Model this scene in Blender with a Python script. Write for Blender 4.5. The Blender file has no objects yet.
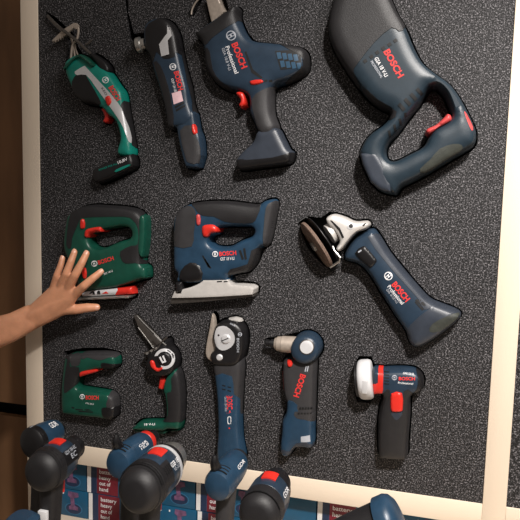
import bpy, bmesh, math, random
import numpy as np
from mathutils import Vector, Matrix
from mathutils.geometry import delaunay_2d_cdt
random.seed(4)
SC = bpy.context.scene
COL = SC.collection

# ------------------------------------------------------------------ camera
FPX = 600.0
_D = np.array([-144., 5797., FPX]); _D /= np.linalg.norm(_D)
_X = np.array([2273., 118., -600.]); _X -= _D * _X.dot(_D); _X /= np.linalg.norm(_X)
_N = np.cross(_X, _D)
RW = np.array([_X, _N, -_D])            # camera (right, down, forward) -> world
CAM = np.array([0., -1.25, 1.5])
cd = bpy.data.cameras.new('camera'); cam = bpy.data.objects.new('camera', cd); COL.objects.link(cam)
cd.sensor_width = 36; cd.lens = 36 * FPX / 520; cd.clip_start = .02
cam.matrix_world = Matrix([[RW[i][0], -RW[i][1], -RW[i][2], CAM[i]] for i in range(3)] + [[0, 0, 0, 1]])
SC.camera = cam
# ------------------------------------------------------------------ light
SC.view_settings.view_transform = 'Standard'; SC.view_settings.look = 'None'
SC.view_settings.gamma = 1; SC.view_settings.use_curve_mapping = False
SC.view_settings.exposure = 0.0
W = bpy.data.worlds.new('world'); SC.world = W; W.use_nodes = True
W.node_tree.nodes['Background'].inputs[0].default_value = (1, .86, .74, 1)
W.node_tree.nodes['Background'].inputs[1].default_value = .16
def lamp(name, kind, loc, target, energy, col, **kw):
    l = bpy.data.lights.new(name, kind); l.energy = energy; l.color = col
    for k, v in kw.items(): setattr(l, k, v)
    o = bpy.data.objects.new(name, l); COL.objects.link(o); o.location = loc
    o.rotation_euler = (Vector(target) - Vector(loc)).to_track_quat('-Z', 'Y').to_euler()
    return o
lamp('ceiling_spot', 'SPOT', (.45, -1.45, 2.75), (.07, 0, 1.02), 305, (1, .945, .89), spot_size=math.radians(58), spot_blend=1.0, shadow_soft_size=.07)
lamp('ceiling_panel', 'AREA', (.9, -1.0, 2.9), (.1, 0, 1.3), 26, (1, .95, .91), size=.7)

# ------------------------------------------------------------------ pixel <-> place
def ray(px, py): return RW @ np.array([px - 260., py - 260., FPX])
def P(px, py, Y=0.):
    d = ray(px, py); t = (Y - CAM[1]) / d[1]
    return Vector(CAM + d * t)
def T(ox, oy, s, pts):
    out = []
    for p in pts:
        out.append((ox + p[0] / s, oy + p[1] / s) + tuple(p[2:]))
    return out

# ------------------------------------------------------------------ materials
def s2l(c):
    return tuple((x / 255 / 12.92) if x / 255 <= .04045 else ((x / 255 + .055) / 1.055) ** 2.4 for x in c)
def mat(name, rgb, rough=.45, metal=0., noise=.12, nscale=60, bump=.0, bscale=900, spec=.5, stretch=None):
    m = bpy.data.materials.new(name); m.use_nodes = True; nt = m.node_tree
    b = nt.nodes['Principled BSDF']; c = s2l(rgb)
    b.inputs['Roughness'].default_value = rough; b.inputs['Metallic'].default_value = metal
    b.inputs['Specular IOR Level'].default_value = spec
    tc = nt.nodes.new('ShaderNodeTexCoord'); src = tc.outputs['Object']
    if stretch:
        mp = nt.nodes.new('ShaderNodeMapping'); mp.inputs['Scale'].default_value = stretch
        nt.links.new(src, mp.inputs[0]); src = mp.outputs[0]
    n = nt.nodes.new('ShaderNodeTexNoise'); n.inputs['Scale'].default_value = nscale; n.inputs['Detail'].default_value = 4
    nt.links.new(src, n.inputs['Vector'])
    r = nt.nodes.new('ShaderNodeValToRGB'); nt.links.new(n.outputs['Fac'], r.inputs[0])
    r.color_ramp.elements[0].position = .3; r.color_ramp.elements[1].position = .7
    r.color_ramp.elements[0].color = tuple(x * (1 - noise) for x in c) + (1,)
    r.color_ramp.elements[1].color = tuple(min(1, x * (1 + noise)) for x in c) + (1,)
    nt.links.new(r.outputs[0], b.inputs['Base Color'])
    if bump:
        n2 = nt.nodes.new('ShaderNodeTexNoise'); n2.inputs['Scale'].default_value = bscale; n2.inputs['Detail'].default_value = 2
        nt.links.new(src, n2.inputs['Vector'])
        bp = nt.nodes.new('ShaderNodeBump'); bp.inputs['Strength'].default_value = bump; bp.inputs['Distance'].default_value = .001
        nt.links.new(n2.outputs['Fac'], bp.inputs['Height']); nt.links.new(bp.outputs[0], b.inputs['Normal'])
    return m
NAVY = mat('navy_plastic', (34, 50, 66), .36, bump=.15)
NAVYG = mat('slate_blue_plastic', (46, 52, 62), .4, bump=.15)
DTEAL = mat('petrol_blue_plastic', (28, 42, 52), .42, bump=.15)
BLUE = mat('blue_plastic', (32, 58, 80), .36, bump=.15)
GREEN = mat('green_plastic', (14, 70, 56), .36, bump=.15)
TEAL = mat('teal_plastic', (8, 120, 106), .36, bump=.15)
BLACK = mat('black_rubber', (29, 28, 30), .5, bump=.4)
DBLACK = mat('deep_black_plastic', (20, 19, 21), .4, bump=.2)
GREYR = mat('grey_rubber', (47, 46, 48), .55, bump=.4)
OLIVE = mat('worn_olive_rubber', (52, 55, 50), .6, noise=.3, bump=.4)
RED = mat('red_plastic', (206, 44, 34), .35, noise=.05)
DRED = mat('dull_red_plastic', (186, 66, 66), .45, noise=.1)
LBLUE = mat('pale_blue_plastic', (48, 78, 102), .4)
REDP = mat('red_print', (214, 52, 50), .5, noise=.05)
WHITEP = mat('white_print', (226, 226, 228), .5, noise=.03)
GREYP = mat('grey_print', (168, 172, 180), .5, noise=.03)
DARKP = mat('dark_slot', (10, 10, 12), .6, noise=.03)
STEEL = mat('brushed_steel', (190, 188, 184), .32, metal=.85, noise=.1, nscale=300, bump=.2)
DSTEEL = mat('dark_steel', (105, 100, 96), .38, metal=.8, noise=.2, nscale=200)
ALU = mat('cast_aluminium', (214, 210, 206), .42, metal=.35, noise=.06, bump=.3)
SILVERP = mat('silver_paint', (206, 206, 208), .35, metal=.3, noise=.04)
BEIGEM = mat('worn_steel_blade', (176, 164, 152), .45, metal=.4, noise=.12, nscale=120)
ABRAS = mat('brown_abrasive', (112, 92, 80), .8, noise=.4, nscale=400, bump=1.0)
WHITEPL = mat('pale_grey_plastic', (200, 200, 202), .4, noise=.05)
SKIN = mat('skin', (206, 146, 112), .5, noise=.10, nscale=45, bump=.35, bscale=500)
SKIN.node_tree.nodes['Principled BSDF'].inputs['Subsurface Weight'].default_value = .12
SKIN.node_tree.nodes['Principled BSDF'].inputs['Subsurface Radius'].default_value = (.01, .004, .002)
NAIL = mat('fingernail', (222, 166, 140), .3, noise=.04)
WOOD = mat('pale_planed_wood', (224, 208, 188), .6, noise=.05, nscale=14, bump=.2, stretch=(1, 1, .12))
WOODH = mat('pale_planed_wood_across', (224, 208, 188), .6, noise=.05, nscale=14, bump=.2, stretch=(.12, 1, 1))
PLY = mat('brown_plywood', (138, 100, 68), .7, noise=.5, nscale=6, bump=.3, stretch=(1, 1, .25))
BOXB = mat('box_blue_card', (12, 76, 108), .4, noise=.15, nscale=20)
BOXN = mat('box_navy_card', (24, 44, 74), .4, noise=.1)
BOXR = mat('box_red_card', (110, 22, 40), .4, noise=.25, nscale=40)
BOXW = mat('box_white_card', (222, 222, 222), .5, noise=.03)
BOXP = mat('box_pink_print', (104, 72, 104), .5, noise=.4, nscale=90)
BOXL = mat('box_light_blue_print', (40, 100, 136), .5, noise=.1)
# speckled foam
def foam_mat():
    m = bpy.data.materials.new('speckled_charcoal_foam'); m.use_nodes = True; nt = m.node_tree
    b = nt.nodes['Principled BSDF']; b.inputs['Roughness'].default_value = .62; b.inputs['Specular IOR Level'].default_value = .35
    tc = nt.nodes.new('ShaderNodeTexCoord')
    n = nt.nodes.new('ShaderNodeTexNoise'); n.inputs['Scale'].default_value = 340; n.inputs['Detail'].default_value = 3; n.inputs['Roughness'].default_value = .75
    nt.links.new(tc.outputs['Object'], n.inputs['Vector'])
    r = nt.nodes.new('ShaderNodeValToRGB'); nt.links.new(n.outputs['Fac'], r.inputs[0])
    e = r.color_ramp.elements
    e[0].position = .42; e[0].color = (.003, .003, .0034, 1)
    e[1].position = .70; e[1].color = (.34, .325, .34, 1)
    k = e.new(.535); k.color = (.018, .0172, .0188, 1)
    nt.links.new(r.outputs[0], b.inputs['Base Color'])
    bp = nt.nodes.new('ShaderNodeBump'); bp.inputs['Strength'].default_value = .8; bp.inputs['Distance'].default_value = .002
    nt.links.new(n.outputs['Fac'], bp.inputs['Height']); nt.links.new(bp.outputs[0], b.inputs['Normal'])
    return m
FOAM = foam_mat()

# ------------------------------------------------------------------ linking helpers
def thing(name, label, cat, loc, group=None):
    o = bpy.data.objects.new(name, None); COL.objects.link(o); o.location = loc
    o.empty_display_size = .02
    o['label'] = label; o['category'] = cat
    if group: o['group'] = group
    return o
def root_of(p):
    v = Vector((0, 0, 0))
    while p is not None: v += p.location; p = p.parent
    return v
def link(name, bm, m, parent=None, label=None, sharp=38, loc=None):
    """vertices are given in world space; the object is stored relative to its thing"""
    off = root_of(parent) if parent is not None else Vector((0, 0, 0))
    if parent is None and loc is not None: off = Vector(loc)
    for v in bm.verts: v.co -= off
    for f in bm.faces: f.smooth = True
    bm.normal_update()
    for e in bm.edges:
        if len(e.link_faces) == 2 and e.calc_face_angle(0) > math.radians(sharp): e.smooth = False
    me = bpy.data.meshes.new(name); bm.to_mesh(me); bm.free()
    if isinstance(m, (list, tuple)):
        for x in m: me.materials.append(x)
    else: me.materials.append(m)
    o = bpy.data.objects.new(name, me); COL.objects.link(o)
    if parent is not None: o.parent = parent
    else: o.location = off
    if label: o['label'] = label
    return o
def tag(o, label, cat, group=None):
    o['label'] = label; o['category'] = cat
    if group: o['group'] = group
    return o
def struct(o): o['kind'] = 'structure'; return o

def smooth_loop(pts, n=3):
    """Catmull-Rom through the points; a third value marks a sharp corner"""
    N = len(pts); out = []
    for i in range(N):
        p0, p1, p2, p3 = pts[i - 1], pts[i], pts[(i + 1) % N], pts[(i + 2) % N]
        s1 = len(p1) > 2; s2 = len(p2) > 2
        a0 = p1 if s1 else p0; a3 = p2 if s2 else p3
        for k in range(n):
            t = k / n
            q = [0, 0]
            for c in (0, 1):
                m1 = (p2[c] - a0[c]) * (.5 if not s1 else .5); m2 = (a3[c] - p1[c]) * .5
                h = (2 * t**3 - 3 * t * t + 1) * p1[c] + (t**3 - 2 * t * t + t) * m1 + (-2 * t**3 + 3 * t * t) * p2[c] + (t**3 - t * t) * m2
                q[c] = h
            out.append(tuple(q))
    return out
def sharp(pts): return [(p[0], p[1], 1) for p in pts]

class Loops:
    def __init__(s, loops):
        s.loops = [np.array(l, float) for l in loops]
        s.A = np.concatenate(s.loops); s.B = np.concatenate([np.roll(l, -1, 0) for l in s.loops])
    def dist(s, Q):
        Q = np.atleast_2d(np.array(Q, float)); out = np.empty(len(Q)); AB = s.B - s.A; L = (AB**2).sum(1) + 1e-18
        for i in range(0, len(Q), 400):
            q = Q[i:i + 400]; d = q[:, None] - s.A[None]
            t = np.clip((d * AB[None]).sum(2) / L, 0, 1)
            e = d - t[..., None] * AB[None]
            out[i:i + 400] = np.sqrt((e**2).sum(2).min(1))
        return out
    def inside(s, Q):
        Q = np.atleast_2d(np.array(Q, float)); x, y = Q[:, 0:1], Q[:, 1:2]
        ax, ay, bx, by = s.A[:, 0], s.A[:, 1], s.B[:, 0], s.B[:, 1]
        c = ((ay > y) != (by > y)) & (x < (bx - ax) * (y - ay) / (by - ay + 1e-18) + ax)
        return c.sum(1) % 2 == 1

class Field:
    def __init__(s, loops, rim, H, R, power=.5, slope=(0, 0), ref=(0, 0)):
        s.lp = Loops(loops); s.rim = rim; s.H = H; s.R = R; s.pw = power; s.slope = slope; s.ref = ref
    def y(s, Q):
        Q = np.atleast_2d(np.array(Q, float))
        d = s.lp.dist(Q) * s.lp.inside(Q); t = np.clip(d / s.R, 0, 1)
        t2 = np.clip(d / (s.R * 1.7), 0, 1); t1 = np.clip(d / (s.R * .5), 0, 1)
        g = .80 * (1 - (1 - t1)**2)**s.pw + .20 * (1 - (1 - t2)**2)
        H = s.H + (Q[:, 0] - s.ref[0]) * s.slope[0] + (Q[:, 1] - s.ref[1]) * s.slope[1]
        return s.rim - H * g
class Plane:
    def __init__(s, Y): s.Y = Y
    def y(s, Q): return np.full(len(np.atleast_2d(Q)), s.Y)
def surf_xz(pts, field):
    """image points -> (x, z) where their sight line meets the surface"""
    out = []
    for p in pts:
        Y = field.Y if isinstance(field, Plane) else field.rim - field.H * .8
        for _ in range(4):
            q = P(p[0], p[1], Y); Y = .5 * Y + .5 * float(field.y([(q.x, q.z)])[0])
        q = P(p[0], p[1], Y); out.append((q.x, q.z))
    return out

def cdt(loops, extra, eps=1e-6):
    vs, es = [], []
    for l in loops:
        k = len(vs); n = len(l)
        vs += [Vector((a[0], a[1])) for a in l]; es += [(k + i, k + (i + 1) % n) for i in range(n)]
    vs += [Vector((a[0], a[1])) for a in extra]
    r = delaunay_2d_cdt(vs, es, [], 0, eps)
    return r[0], r[2]

CUTS = []       # outlines the foam is cut out around
def cut(pts, margin=.003, Y=0.):
    CUTS.append(([(P(p[0], p[1], Y).x, P(p[0], p[1], Y).z) for p in pts], margin))

def relief(name, outline, m, parent, H=.03, R=.02, rim=-.004, back=.03, holes=(), regions=(), n=3, power=.5,
           res=None, cutit=True, margin=.004, label=None, slope=(0, 0)):
    """a rounded body standing out of the board towards the room. regions = [(part, polygon, material, raise, label)]"""
    if R > .01: R *= .78
    ol = smooth_loop(outline, n); loops = [[(P(p[0], p[1], rim).x, P(p[0], p[1], rim).z) for p in ol]]
    for h in holes:
        loops.append([(P(p[0], p[1], rim).x, P(p[0], p[1], rim).z) for p in smooth_loop(h, n)])
    mxl = max(.0022, R * .3); dl = []
    for l in loops:
        o_ = []
        for i in range(len(l)):
            a_, b_ = l[i], l[(i + 1) % len(l)]; k_ = max(1, math.ceil(math.dist(a_, b_) / mxl))
            o_ += [(a_[0] + (b_[0] - a_[0]) * j / k_, a_[1] + (b_[1] - a_[1]) * j / k_) for j in range(k_)]
        dl.append(o_)
    loops = dl
    ref = tuple(np.array(loops[0]).mean(0))
    F = Field(loops, rim, H, R, power, slope, ref)
    if cutit: CUTS.append((loops[0], margin)); 
    if cutit and holes: CUTS.append(([l for l in loops[1:]], 'holes'))
    lp = F.lp; A0 = np.array(loops[0]); mn, mx = A0.min(0), A0.max(0)
    s = res or max(.003, R * .28)
    extra = []
    for l in loops:
        a = np.array(l)
        # resample densely then ring points
        seg = np.roll(a, -1, 0) - a; nn = np.stack([-seg[:, 1], seg[:, 0]], 1); nn /= (np.linalg.norm(nn, axis=1, keepdims=True) + 1e-12)
        mid = a + seg * .5
        for fr in ((.03, .09, .2, .36, .52, .85) if R > .004 else (.06, .25, .5)):
            d = fr * R
            for sg in (1, -1):
                q = mid + nn * d * sg
                ok = lp.inside(q) & (lp.dist(q) > d * .93)
                extra += [tuple(x) for x in q[ok]]
    gx = np.arange(mn[0], mx[0], s); gz = np.arange(mn[1], mx[1], s)
    G = np.array([(x + (j % 2) * s / 2, z) for j, z in enumerate(gz) for x in gx])
    if len(G):
        G = G[lp.inside(G)]; G = G[lp.dist(G) > 1.0 * R] if len(G) else G
        extra += [tuple(x) for x in G]
    rloops = []
    for rg in regions:
        pl = surf_xz(smooth_loop(rg[1], 2), F); pl2 = []
        for i in range(len(pl)):                  # subdivide long edges so the part follows the surface
            a, b = pl[i], pl[(i + 1) % len(pl)]; k = max(1, int(math.dist(a, b) / .005))
            pl2 += [(a[0] + (b[0] - a[0]) * j / k, a[1] + (b[1] - a[1]) * j / k) for j in range(k)]
        rloops.append(pl2)
    vs, fs = cdt(loops + rloops, extra)
    V = np.array([(v.x, v.y) for v in vs]); cen = np.array([V[list(f)].mean(0) for f in fs])
    keep = lp.inside(cen); fs = [f for f, k in zip(fs, keep) if k]; cen = cen[keep]
    Y = F.y(V)
    on = lp.dist(V) < 1e-5; Y[on] = rim
    bm = bmesh.new(); bv = [bm.verts.new((V[i][0], Y[i], V[i][1])) for i in range(len(V))]
    lay = bm.faces.layers.int.new('rg')
    rl = [Loops([r]) for r in rloops]
    own = np.zeros(len(cen), int)
    for i, r in enumerate(rl): own[r.inside(cen)] = i + 1
    for f, w in zip(fs, own):
        try:
            g = bm.faces.new([bv[i] for i in f]); g[lay] = int(w)
        except ValueError: pass
    bmesh.ops.recalc_face_normals(bm, faces=bm.faces)
    if bm.faces and sum(f.normal.y for f in bm.faces) > 0: bmesh.ops.reverse_faces(bm, faces=bm.faces)
    bmesh.ops.delete(bm, geom=[v for v in bm.verts if not v.link_faces], context='VERTS')
    be = [e for e in bm.edges if len(e.link_faces) == 1]
    info = {e: e.link_faces[0][lay] for e in be}
    ge = bmesh.ops.extrude_edge_only(bm, edges=be)
    nv = [g for g in ge['geom'] if isinstance(g, bmesh.types.BMVert)]
    for v in nv: v.co.y = back
    for f in [g for g in ge['geom'] if isinstance(g, bmesh.types.BMFace)]:
        for e in f.edges:
            if e in info: f[lay] = info[e]
    bm.normal_update()
    bmesh.ops.recalc_face_normals(bm, faces=bm.faces)
    if sum(f.normal.y for f in bm.faces) > 0: bmesh.ops.reverse_faces(bm, faces=bm.faces)
    parts = []
    for i, rg in enumerate(regions):
        b2 = bm.copy(); l2 = b2.faces.layers.int['rg']
        b2.normal_update(); nrm = {v.index: v.normal.copy() for v in b2.verts}
        b2.verts.index_update(); nrm = [v.normal.copy() for v in b2.verts]
        dele = [f for f in b2.faces if f[l2] != i + 1]
        for v, nn_ in zip(list(b2.verts), nrm): v.co += nn_ * rg[3]
        bmesh.ops.delete(b2, geom=dele, context='FACES')
        bmesh.ops.delete(b2, geom=[v for v in b2.verts if not v.link_faces], context='VERTS')
        if not b2.faces: b2.free(); continue
        be = [e for e in b2.edges if len(e.link_faces) == 1]
        b2.normal_update(); on_ = {}
        ge = bmesh.ops.extrude_edge_only(b2, edges=be)
        nv = [g for g in ge['geom'] if isinstance(g, bmesh.types.BMVert)]
        for v in nv: v.co.y += rg[3] * 1.4
        bmesh.ops.recalc_face_normals(b2, faces=b2.faces)
        parts.append((rg, b2))
    body = link(name, bm, m, parent, label)
    for rg, b2 in parts:
        link(rg[0], b2, rg[2], parent, rg[4] if len(rg) > 4 else None)
    return F

def patch(name, poly, F, off, m, parent, n=2, dome=0, label=None, hole=None, deep=.0015):
    """a low part lying on the surface F"""
    ol = smooth_loop(poly, n); loops = [surf_xz(ol, F)]
    if hole: loops.append(surf_xz(smooth_loop(hole, n), F))
    lp = Loops(loops); a = np.array(loops[0]); mn, mx = a.min(0), a.max(0)
    s = max(.0025, max(mx - mn) / 14)
    G = np.array([(x, z) for z in np.arange(mn[1], mx[1], s) for x in np.arange(mn[0], mx[0], s)])
    G = G[lp.inside(G)] if len(G) else G
    if len(G): G = G[lp.dist(G) > s * .4]
    extra = [tuple(x) for x in G]
    if dome:
        seg = np.roll(a, -1, 0) - a; nn = np.stack([-seg[:, 1], seg[:, 0]], 1); nn /= (np.linalg.norm(nn, axis=1, keepdims=True) + 1e-12)
        for fr in (.15, .5):
            for sg in (1, -1):
                q = a + seg * .5 + nn * dome * fr * sg; ok = lp.inside(q) & (lp.dist(q) > dome * fr * .9); extra += [tuple(x) for x in q[ok]]
    # keep the edges of the part on the surface: subdivide
    L2 = []
    for l in loops:
        o = []
        for i in range(len(l)):
            p, q = l[i], l[(i + 1) % len(l)]; k = max(1, int(math.dist(p, q) / .004))
            o += [(p[0] + (q[0] - p[0]) * j / k, p[1] + (q[1] - p[1]) * j / k) for j in range(k)]
        L2.append(o)
    vs, fs = cdt(L2, extra)
    V = np.array([(v.x, v.y) for v in vs]); cen = np.array([V[list(f)].mean(0) for f in fs]); keep = lp.inside(cen)
    Y = F.y(V) - off
    if dome:
        t = np.clip(lp.dist(V) / dome, 0, 1); base = F.y(V); Y = base - .0003 - off * np.sqrt(np.clip(1 - (1 - t)**2, 0, 1))
    bm = bmesh.new(); bv = [bm.verts.new((V[i][0], Y[i], V[i][1])) for i in range(len(V))]
    for f, k in zip(fs, keep):
        if k:
            try: bm.faces.new([bv[i] for i in f])
            except ValueError: pass
    bmesh.ops.delete(bm, geom=[v for v in bm.verts if not v.link_faces], context='VERTS')
    be = [e for e in bm.edges if len(e.link_faces) == 1]
    ge = bmesh.ops.extrude_edge_only(bm, edges=be)
    for v in [g for g in ge['geom'] if isinstance(g, bmesh.types.BMVert)]: v.co.y += deep
    bmesh.ops.recalc_face_normals(bm, faces=bm.faces)
    if sum(f.normal.y * f.calc_area() for f in bm.faces) > 0: bmesh.ops.reverse_faces(bm, faces=bm.faces)
    return link(name, bm, m, parent, label)

def text_bm(s, mapper, bold=.012, thick=.0002):
    """letters; mapper(u, v) with u, v in 0..1 gives the point in space"""
    c = bpy.data.curves.new('t', 'FONT'); c.body = s; c.offset = bold; c.resolution_u = 3; c.fill_mode = 'FRONT'
    o = bpy.data.objects.new('t', c); COL.objects.link(o)
    bpy.context.view_layer.update()
    me = bpy.data.meshes.new_from_object(o.evaluated_get(bpy.context.evaluated_depsgraph_get()))
    bpy.data.objects.remove(o); bpy.data.curves.remove(c)
    bm = bmesh.new(); bm.from_mesh(me); bpy.data.meshes.remove(me)
    bmesh.ops.subdivide_edges(bm, edges=[e for e in bm.edges if e.calc_length() > .35], cuts=1)
    xs = [v.co.x for v in bm.verts]; x0, x1 = min(xs), max(xs); y0, y1 = 0, .7
    co = [((v.co.x - x0) / (x1 - x0), (v.co.y - y0) / (y1 - y0)) for v in bm.verts]
    pts = mapper(co)
    for v, p in zip(bm.verts, pts): v.co = p
    return bm
def text(name, s, p0, p1, cap, F, m, parent, off=.0006, bold=.012):
    if name == 'logo_lettering': bold = .03
    p0, p1 = np.array(p0, float), np.array(p1, float); d = p1 - p0; L = np.linalg.norm(d); u = d / L; up = np.array([u[1], -u[0]])
    def mp(co):
        px = [p0 + d * a + up * cap * b for a, b in co]
        xz = surf_xz(px, F); Y = F.y(xz) - off
        return [Vector((q[0], y, q[1])) for q, y in zip(xz, Y)]
    bm = text_bm(s, mp, bold)
    n = sum((f.normal.y for f in bm.faces), 0)
    bm.normal_update()
    if sum(f.normal.y for f in bm.faces) > 0: bmesh.ops.reverse_faces(bm, faces=bm.faces)
    return link(name, bm, m, parent)
def TX(ox, oy, s, p): return (ox + p[0] / s, oy + p[1] / s)
def circ(c, r, n=20, k=1.0, a0=0, a1=2 * math.pi):
    return [(c[0] + r * math.cos(a0 + (a1 - a0) * i / n), c[1] + k * r * math.sin(a0 + (a1 - a0) * i / n)) for i in range(n)]
def quad(c, w, h, ang=0):
    ca, sa = math.cos(math.radians(ang)), math.sin(math.radians(ang))
    return [(c[0] + x * ca - y * sa, c[1] + x * sa + y * ca, 1) for x, y in ((-w/2, -h/2), (w/2, -h/2), (w/2, h/2), (-w/2, h/2))]
def emblem(c, r, ang, F, parent, light=WHITEP, dark=NAVY, ringonly=False):
    """round badge: ring with an armature between two curved strokes"""
    o = patch('logo_badge', circ(c, r, 20), F, .0005, light, parent, n=1, hole=None)
    rot = math.radians(ang); ca, sa = math.cos(rot), math.sin(rot)
    def R_(pts): return [(c[0] + x * r * ca - y * r * sa, c[1] + x * r * sa + y * r * ca, 1) for x, y in pts]
    root = o.parent
    for sx in (-1, 1):
        patch('badge_mark', R_([(sx * .72, -.42), (sx * .34, -.66), (sx * .34, .66), (sx * .72, .42), (sx * .80, 0)]), F, .0008, dark, o, n=1)
    patch('badge_mark', R_([(-.18, -.62), (.18, -.62), (.18, -.18), (-.18, -.18)]), F, .0008, dark, o, n=1)
    patch('badge_mark', R_([(-.18, .18), (.18, .18), (.18, .62), (-.18, .62)]), F, .0008, dark, o, n=1)
    return o

def lathe_bm(p0, p1, prof, seg=28, sq=(1, 1), bm=None):
    """profile (t metres from p0 along p0->p1, radius)"""
    p0, p1 = Vector(p0), Vector(p1); ax = (p1 - p0).normalized()
    ref = Vector((0, 0, 1)) if abs(ax.z) < .9 else Vector((0, 1, 0))
    u = ax.cross(ref).normalized(); v = u.cross(ax).normalized()
    bm = bm or bmesh.new(); rings = []
    for t, r in prof:
        c = p0 + ax * t
        if r < 1e-6: rings.append([bm.verts.new(c)])
        else: rings.append([bm.verts.new(c + u * (r * sq[0] * math.cos(2 * math.pi * i / seg)) + v * (r * sq[1] * math.sin(2 * math.pi * i / seg))) for i in range(seg)])
    for a, b in zip(rings, rings[1:]):
        for i in range(seg):
            j = (i + 1) % seg
            if len(a) == 1 and len(b) == 1: continue
            if len(a) == 1: bm.faces.new((a[0], b[j], b[i]))
            elif len(b) == 1: bm.faces.new((a[i], a[j], b[0]))
            else: bm.faces.new((a[i], a[j], b[j], b[i]))
    if len(rings[0]) > 1: bm.faces.new(rings[0][::-1])
    if len(rings[-1]) > 1: bm.faces.new(rings[-1])
    bmesh.ops.recalc_face_normals(bm, faces=bm.faces)
    return bm
def lathe(name, p0, p1, prof, m, parent, label=None, **kw):
    return link(name, lathe_bm(p0, p1, prof, **kw), m, parent, label)
def loft_bm(secs, n=24):
    """secs = (centre, unit a, unit b, half a, half b, exponent)"""
    bm = bmesh.new(); rings = []
    for c, a, b, ha, hb, ex in secs:
        c, a, b = Vector(c), Vector(a), Vector(b); r = []
        for i in range(n):
            t = 2 * math.pi * i / n; x, y = math.cos(t), math.sin(t)
            x = math.copysign(abs(x)**(2 / ex), x); y = math.copysign(abs(y)**(2 / ex), y)
            r.append(bm.verts.new(c + a * x * ha + b * y * hb))
        rings.append(r)
    for a, b in zip(rings, rings[1:]):
        for i in range(n): bm.faces.new((a[i], a[(i + 1) % n], b[(i + 1) % n], b[i]))
    bm.faces.new(rings[0][::-1]); bm.faces.new(rings[-1])
    bmesh.ops.recalc_face_normals(bm, faces=bm.faces)
    return bm
def box_bm(x0, x1, y0, y1, z0, z1, bev=0.):
    bm = bmesh.new(); bmesh.ops.create_cube(bm, size=1)
    for v in bm.verts: v.co = Vector(((x0 + x1) / 2 + v.co.x * (x1 - x0), (y0 + y1) / 2 + v.co.y * (y1 - y0), (z0 + z1) / 2 + v.co.z * (z1 - z0)))
    if bev: bmesh.ops.bevel(bm, geom=bm.edges[:], offset=bev, segments=2, affect='EDGES', profile=.5)
    return bm
def tube_bm(pts, r, seg=8):
    """round wire through points, constant or listed radius"""
    pts = [Vector(p) for p in pts]; bm = bmesh.new(); rings = []
    rr = r if isinstance(r, (list, tuple)) else [r] * len(pts)
    pv = None
    for i, p in enumerate(pts):
        d = ((pts[min(i + 1, len(pts) - 1)] - pts[max(i - 1, 0)])).normalized()
        if pv is None: pv = d.orthogonal().normalized()
        u = (pv - d * pv.dot(d)).normalized(); pv = u; w = d.cross(u)
        rings.append([bm.verts.new(p + (u * math.cos(2 * math.pi * k / seg) + w * math.sin(2 * math.pi * k / seg)) * rr[i]) for k in range(seg)])
    for a, b in zip(rings, rings[1:]):
        for k in range(seg): bm.faces.new((a[k], a[(k + 1) % seg], b[(k + 1) % seg], b[k]))
    bm.faces.new(rings[0][::-1]); bm.faces.new(rings[-1])
    bmesh.ops.recalc_face_normals(bm, faces=bm.faces)
    return bm
def wire(name, px, r, Y, m, parent, cutw=None):
    sp = []
    pts = [P(p[0], p[1], p[2] if len(p) > 2 else Y) for p in px]
    for i in range(len(pts) - 1):
        p0, p1, p2, p3 = pts[max(i - 1, 0)], pts[i], pts[i + 1], pts[min(i + 2, len(pts) - 1)]
        for k in range(4):
            t = k / 4
            sp.append(.5 * ((2 * p1) + (p2 - p0) * t + (2 * p0 - 5 * p1 + 4 * p2 - p3) * t * t + (-p0 + 3 * p1 - 3 * p2 + p3) * t**3))
    sp.append(pts[-1])
    return link(name, tube_bm(sp, r), m, parent)

def tool(name, label, px, cat='power tool', group=None, Y=0.):
    p = P(px[0], px[1], Y); return thing(name, label, cat, (p.x, Y, p.z), group)
# ================================================================== STRUCTURE
FD = .062                                   # depth of the foam
XL0, XL1 = P(24.5, 230).x, P(41, 230).x; XR0, XR1 = .1515, .1965; ZT0, ZR0, ZR1 = 2.25, None, None
ZR1 = .890; ZR0 = P(300, 498).z
# plywood wall behind the board, two sheets with an open gap
zg0, zg1 = P(10, 416, .30).z, P(10, 403, .30).z
o = link('wall_back', box_bm(-2.6, 1.4, .30, .32, zg1, 2.9), PLY, loc=(-.6, .30, zg1)); struct(o)
o = link('wall_lower_back', box_bm(-2.6, 1.4, .30, .32, -.0, zg0), PLY, loc=(-.6, .30, 0)); struct(o)
o = link('wall_outer_back', box_bm(-2.6, 1.4, .40, .42, 0, 2.9), DARKP, loc=(-.6, .40, 0)); struct(o)
o = link('floor', box_bm(-2.6, 1.6, -2.4, .42, -.04, 0), mat('grey_floor', (90, 84, 78), .7, nscale=8), loc=(-.5, -1, 0)); struct(o)
ZS0 = P(75, 517, .034).z
# battens
def batten(x0, x1, z0, z1, m, label, y0=-.003, y1=FD):
    o = link('wooden_batten', box_bm(x0, x1, y0, y1, z0, z1, .0012), m, loc=((x0 + x1) / 2, y1, z0))
    return tag(o, label, 'wooden batten', 'pale wooden battens framing the foam')
batten(XL0, XL1, ZS0, ZT0, WOOD, 'pale vertical wooden batten along the left edge of the foam, behind the arm')
batten(XR0, XR1, ZS0, ZT0, WOOD, 'pale vertical wooden batten along the right edge of the tool display')
batten(XL1, XR0, ZR0, ZR1, WOODH, 'long pale horizontal wooden batten under the foam, behind the drills')
batten(XR1, .75, ZR0, ZR1, WOODH, 'short piece of pale wooden batten right of the right upright batten')
o = link('foam_panel', box_bm(XR1, .75, .002, FD, ZR1, ZT0), FOAM, loc=(.4, FD, ZR1))
tag(o, 'speckled charcoal foam in the next bay, right of the right upright batten', 'foam panel')
o = link('backing_board', box_bm(XL0, .75, FD, FD + .012, ZR0, ZT0), DARKP, loc=(-.3, FD + .012, ZR0))
tag(o, 'black backing board behind the cut-out foam', 'backing board')

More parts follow.
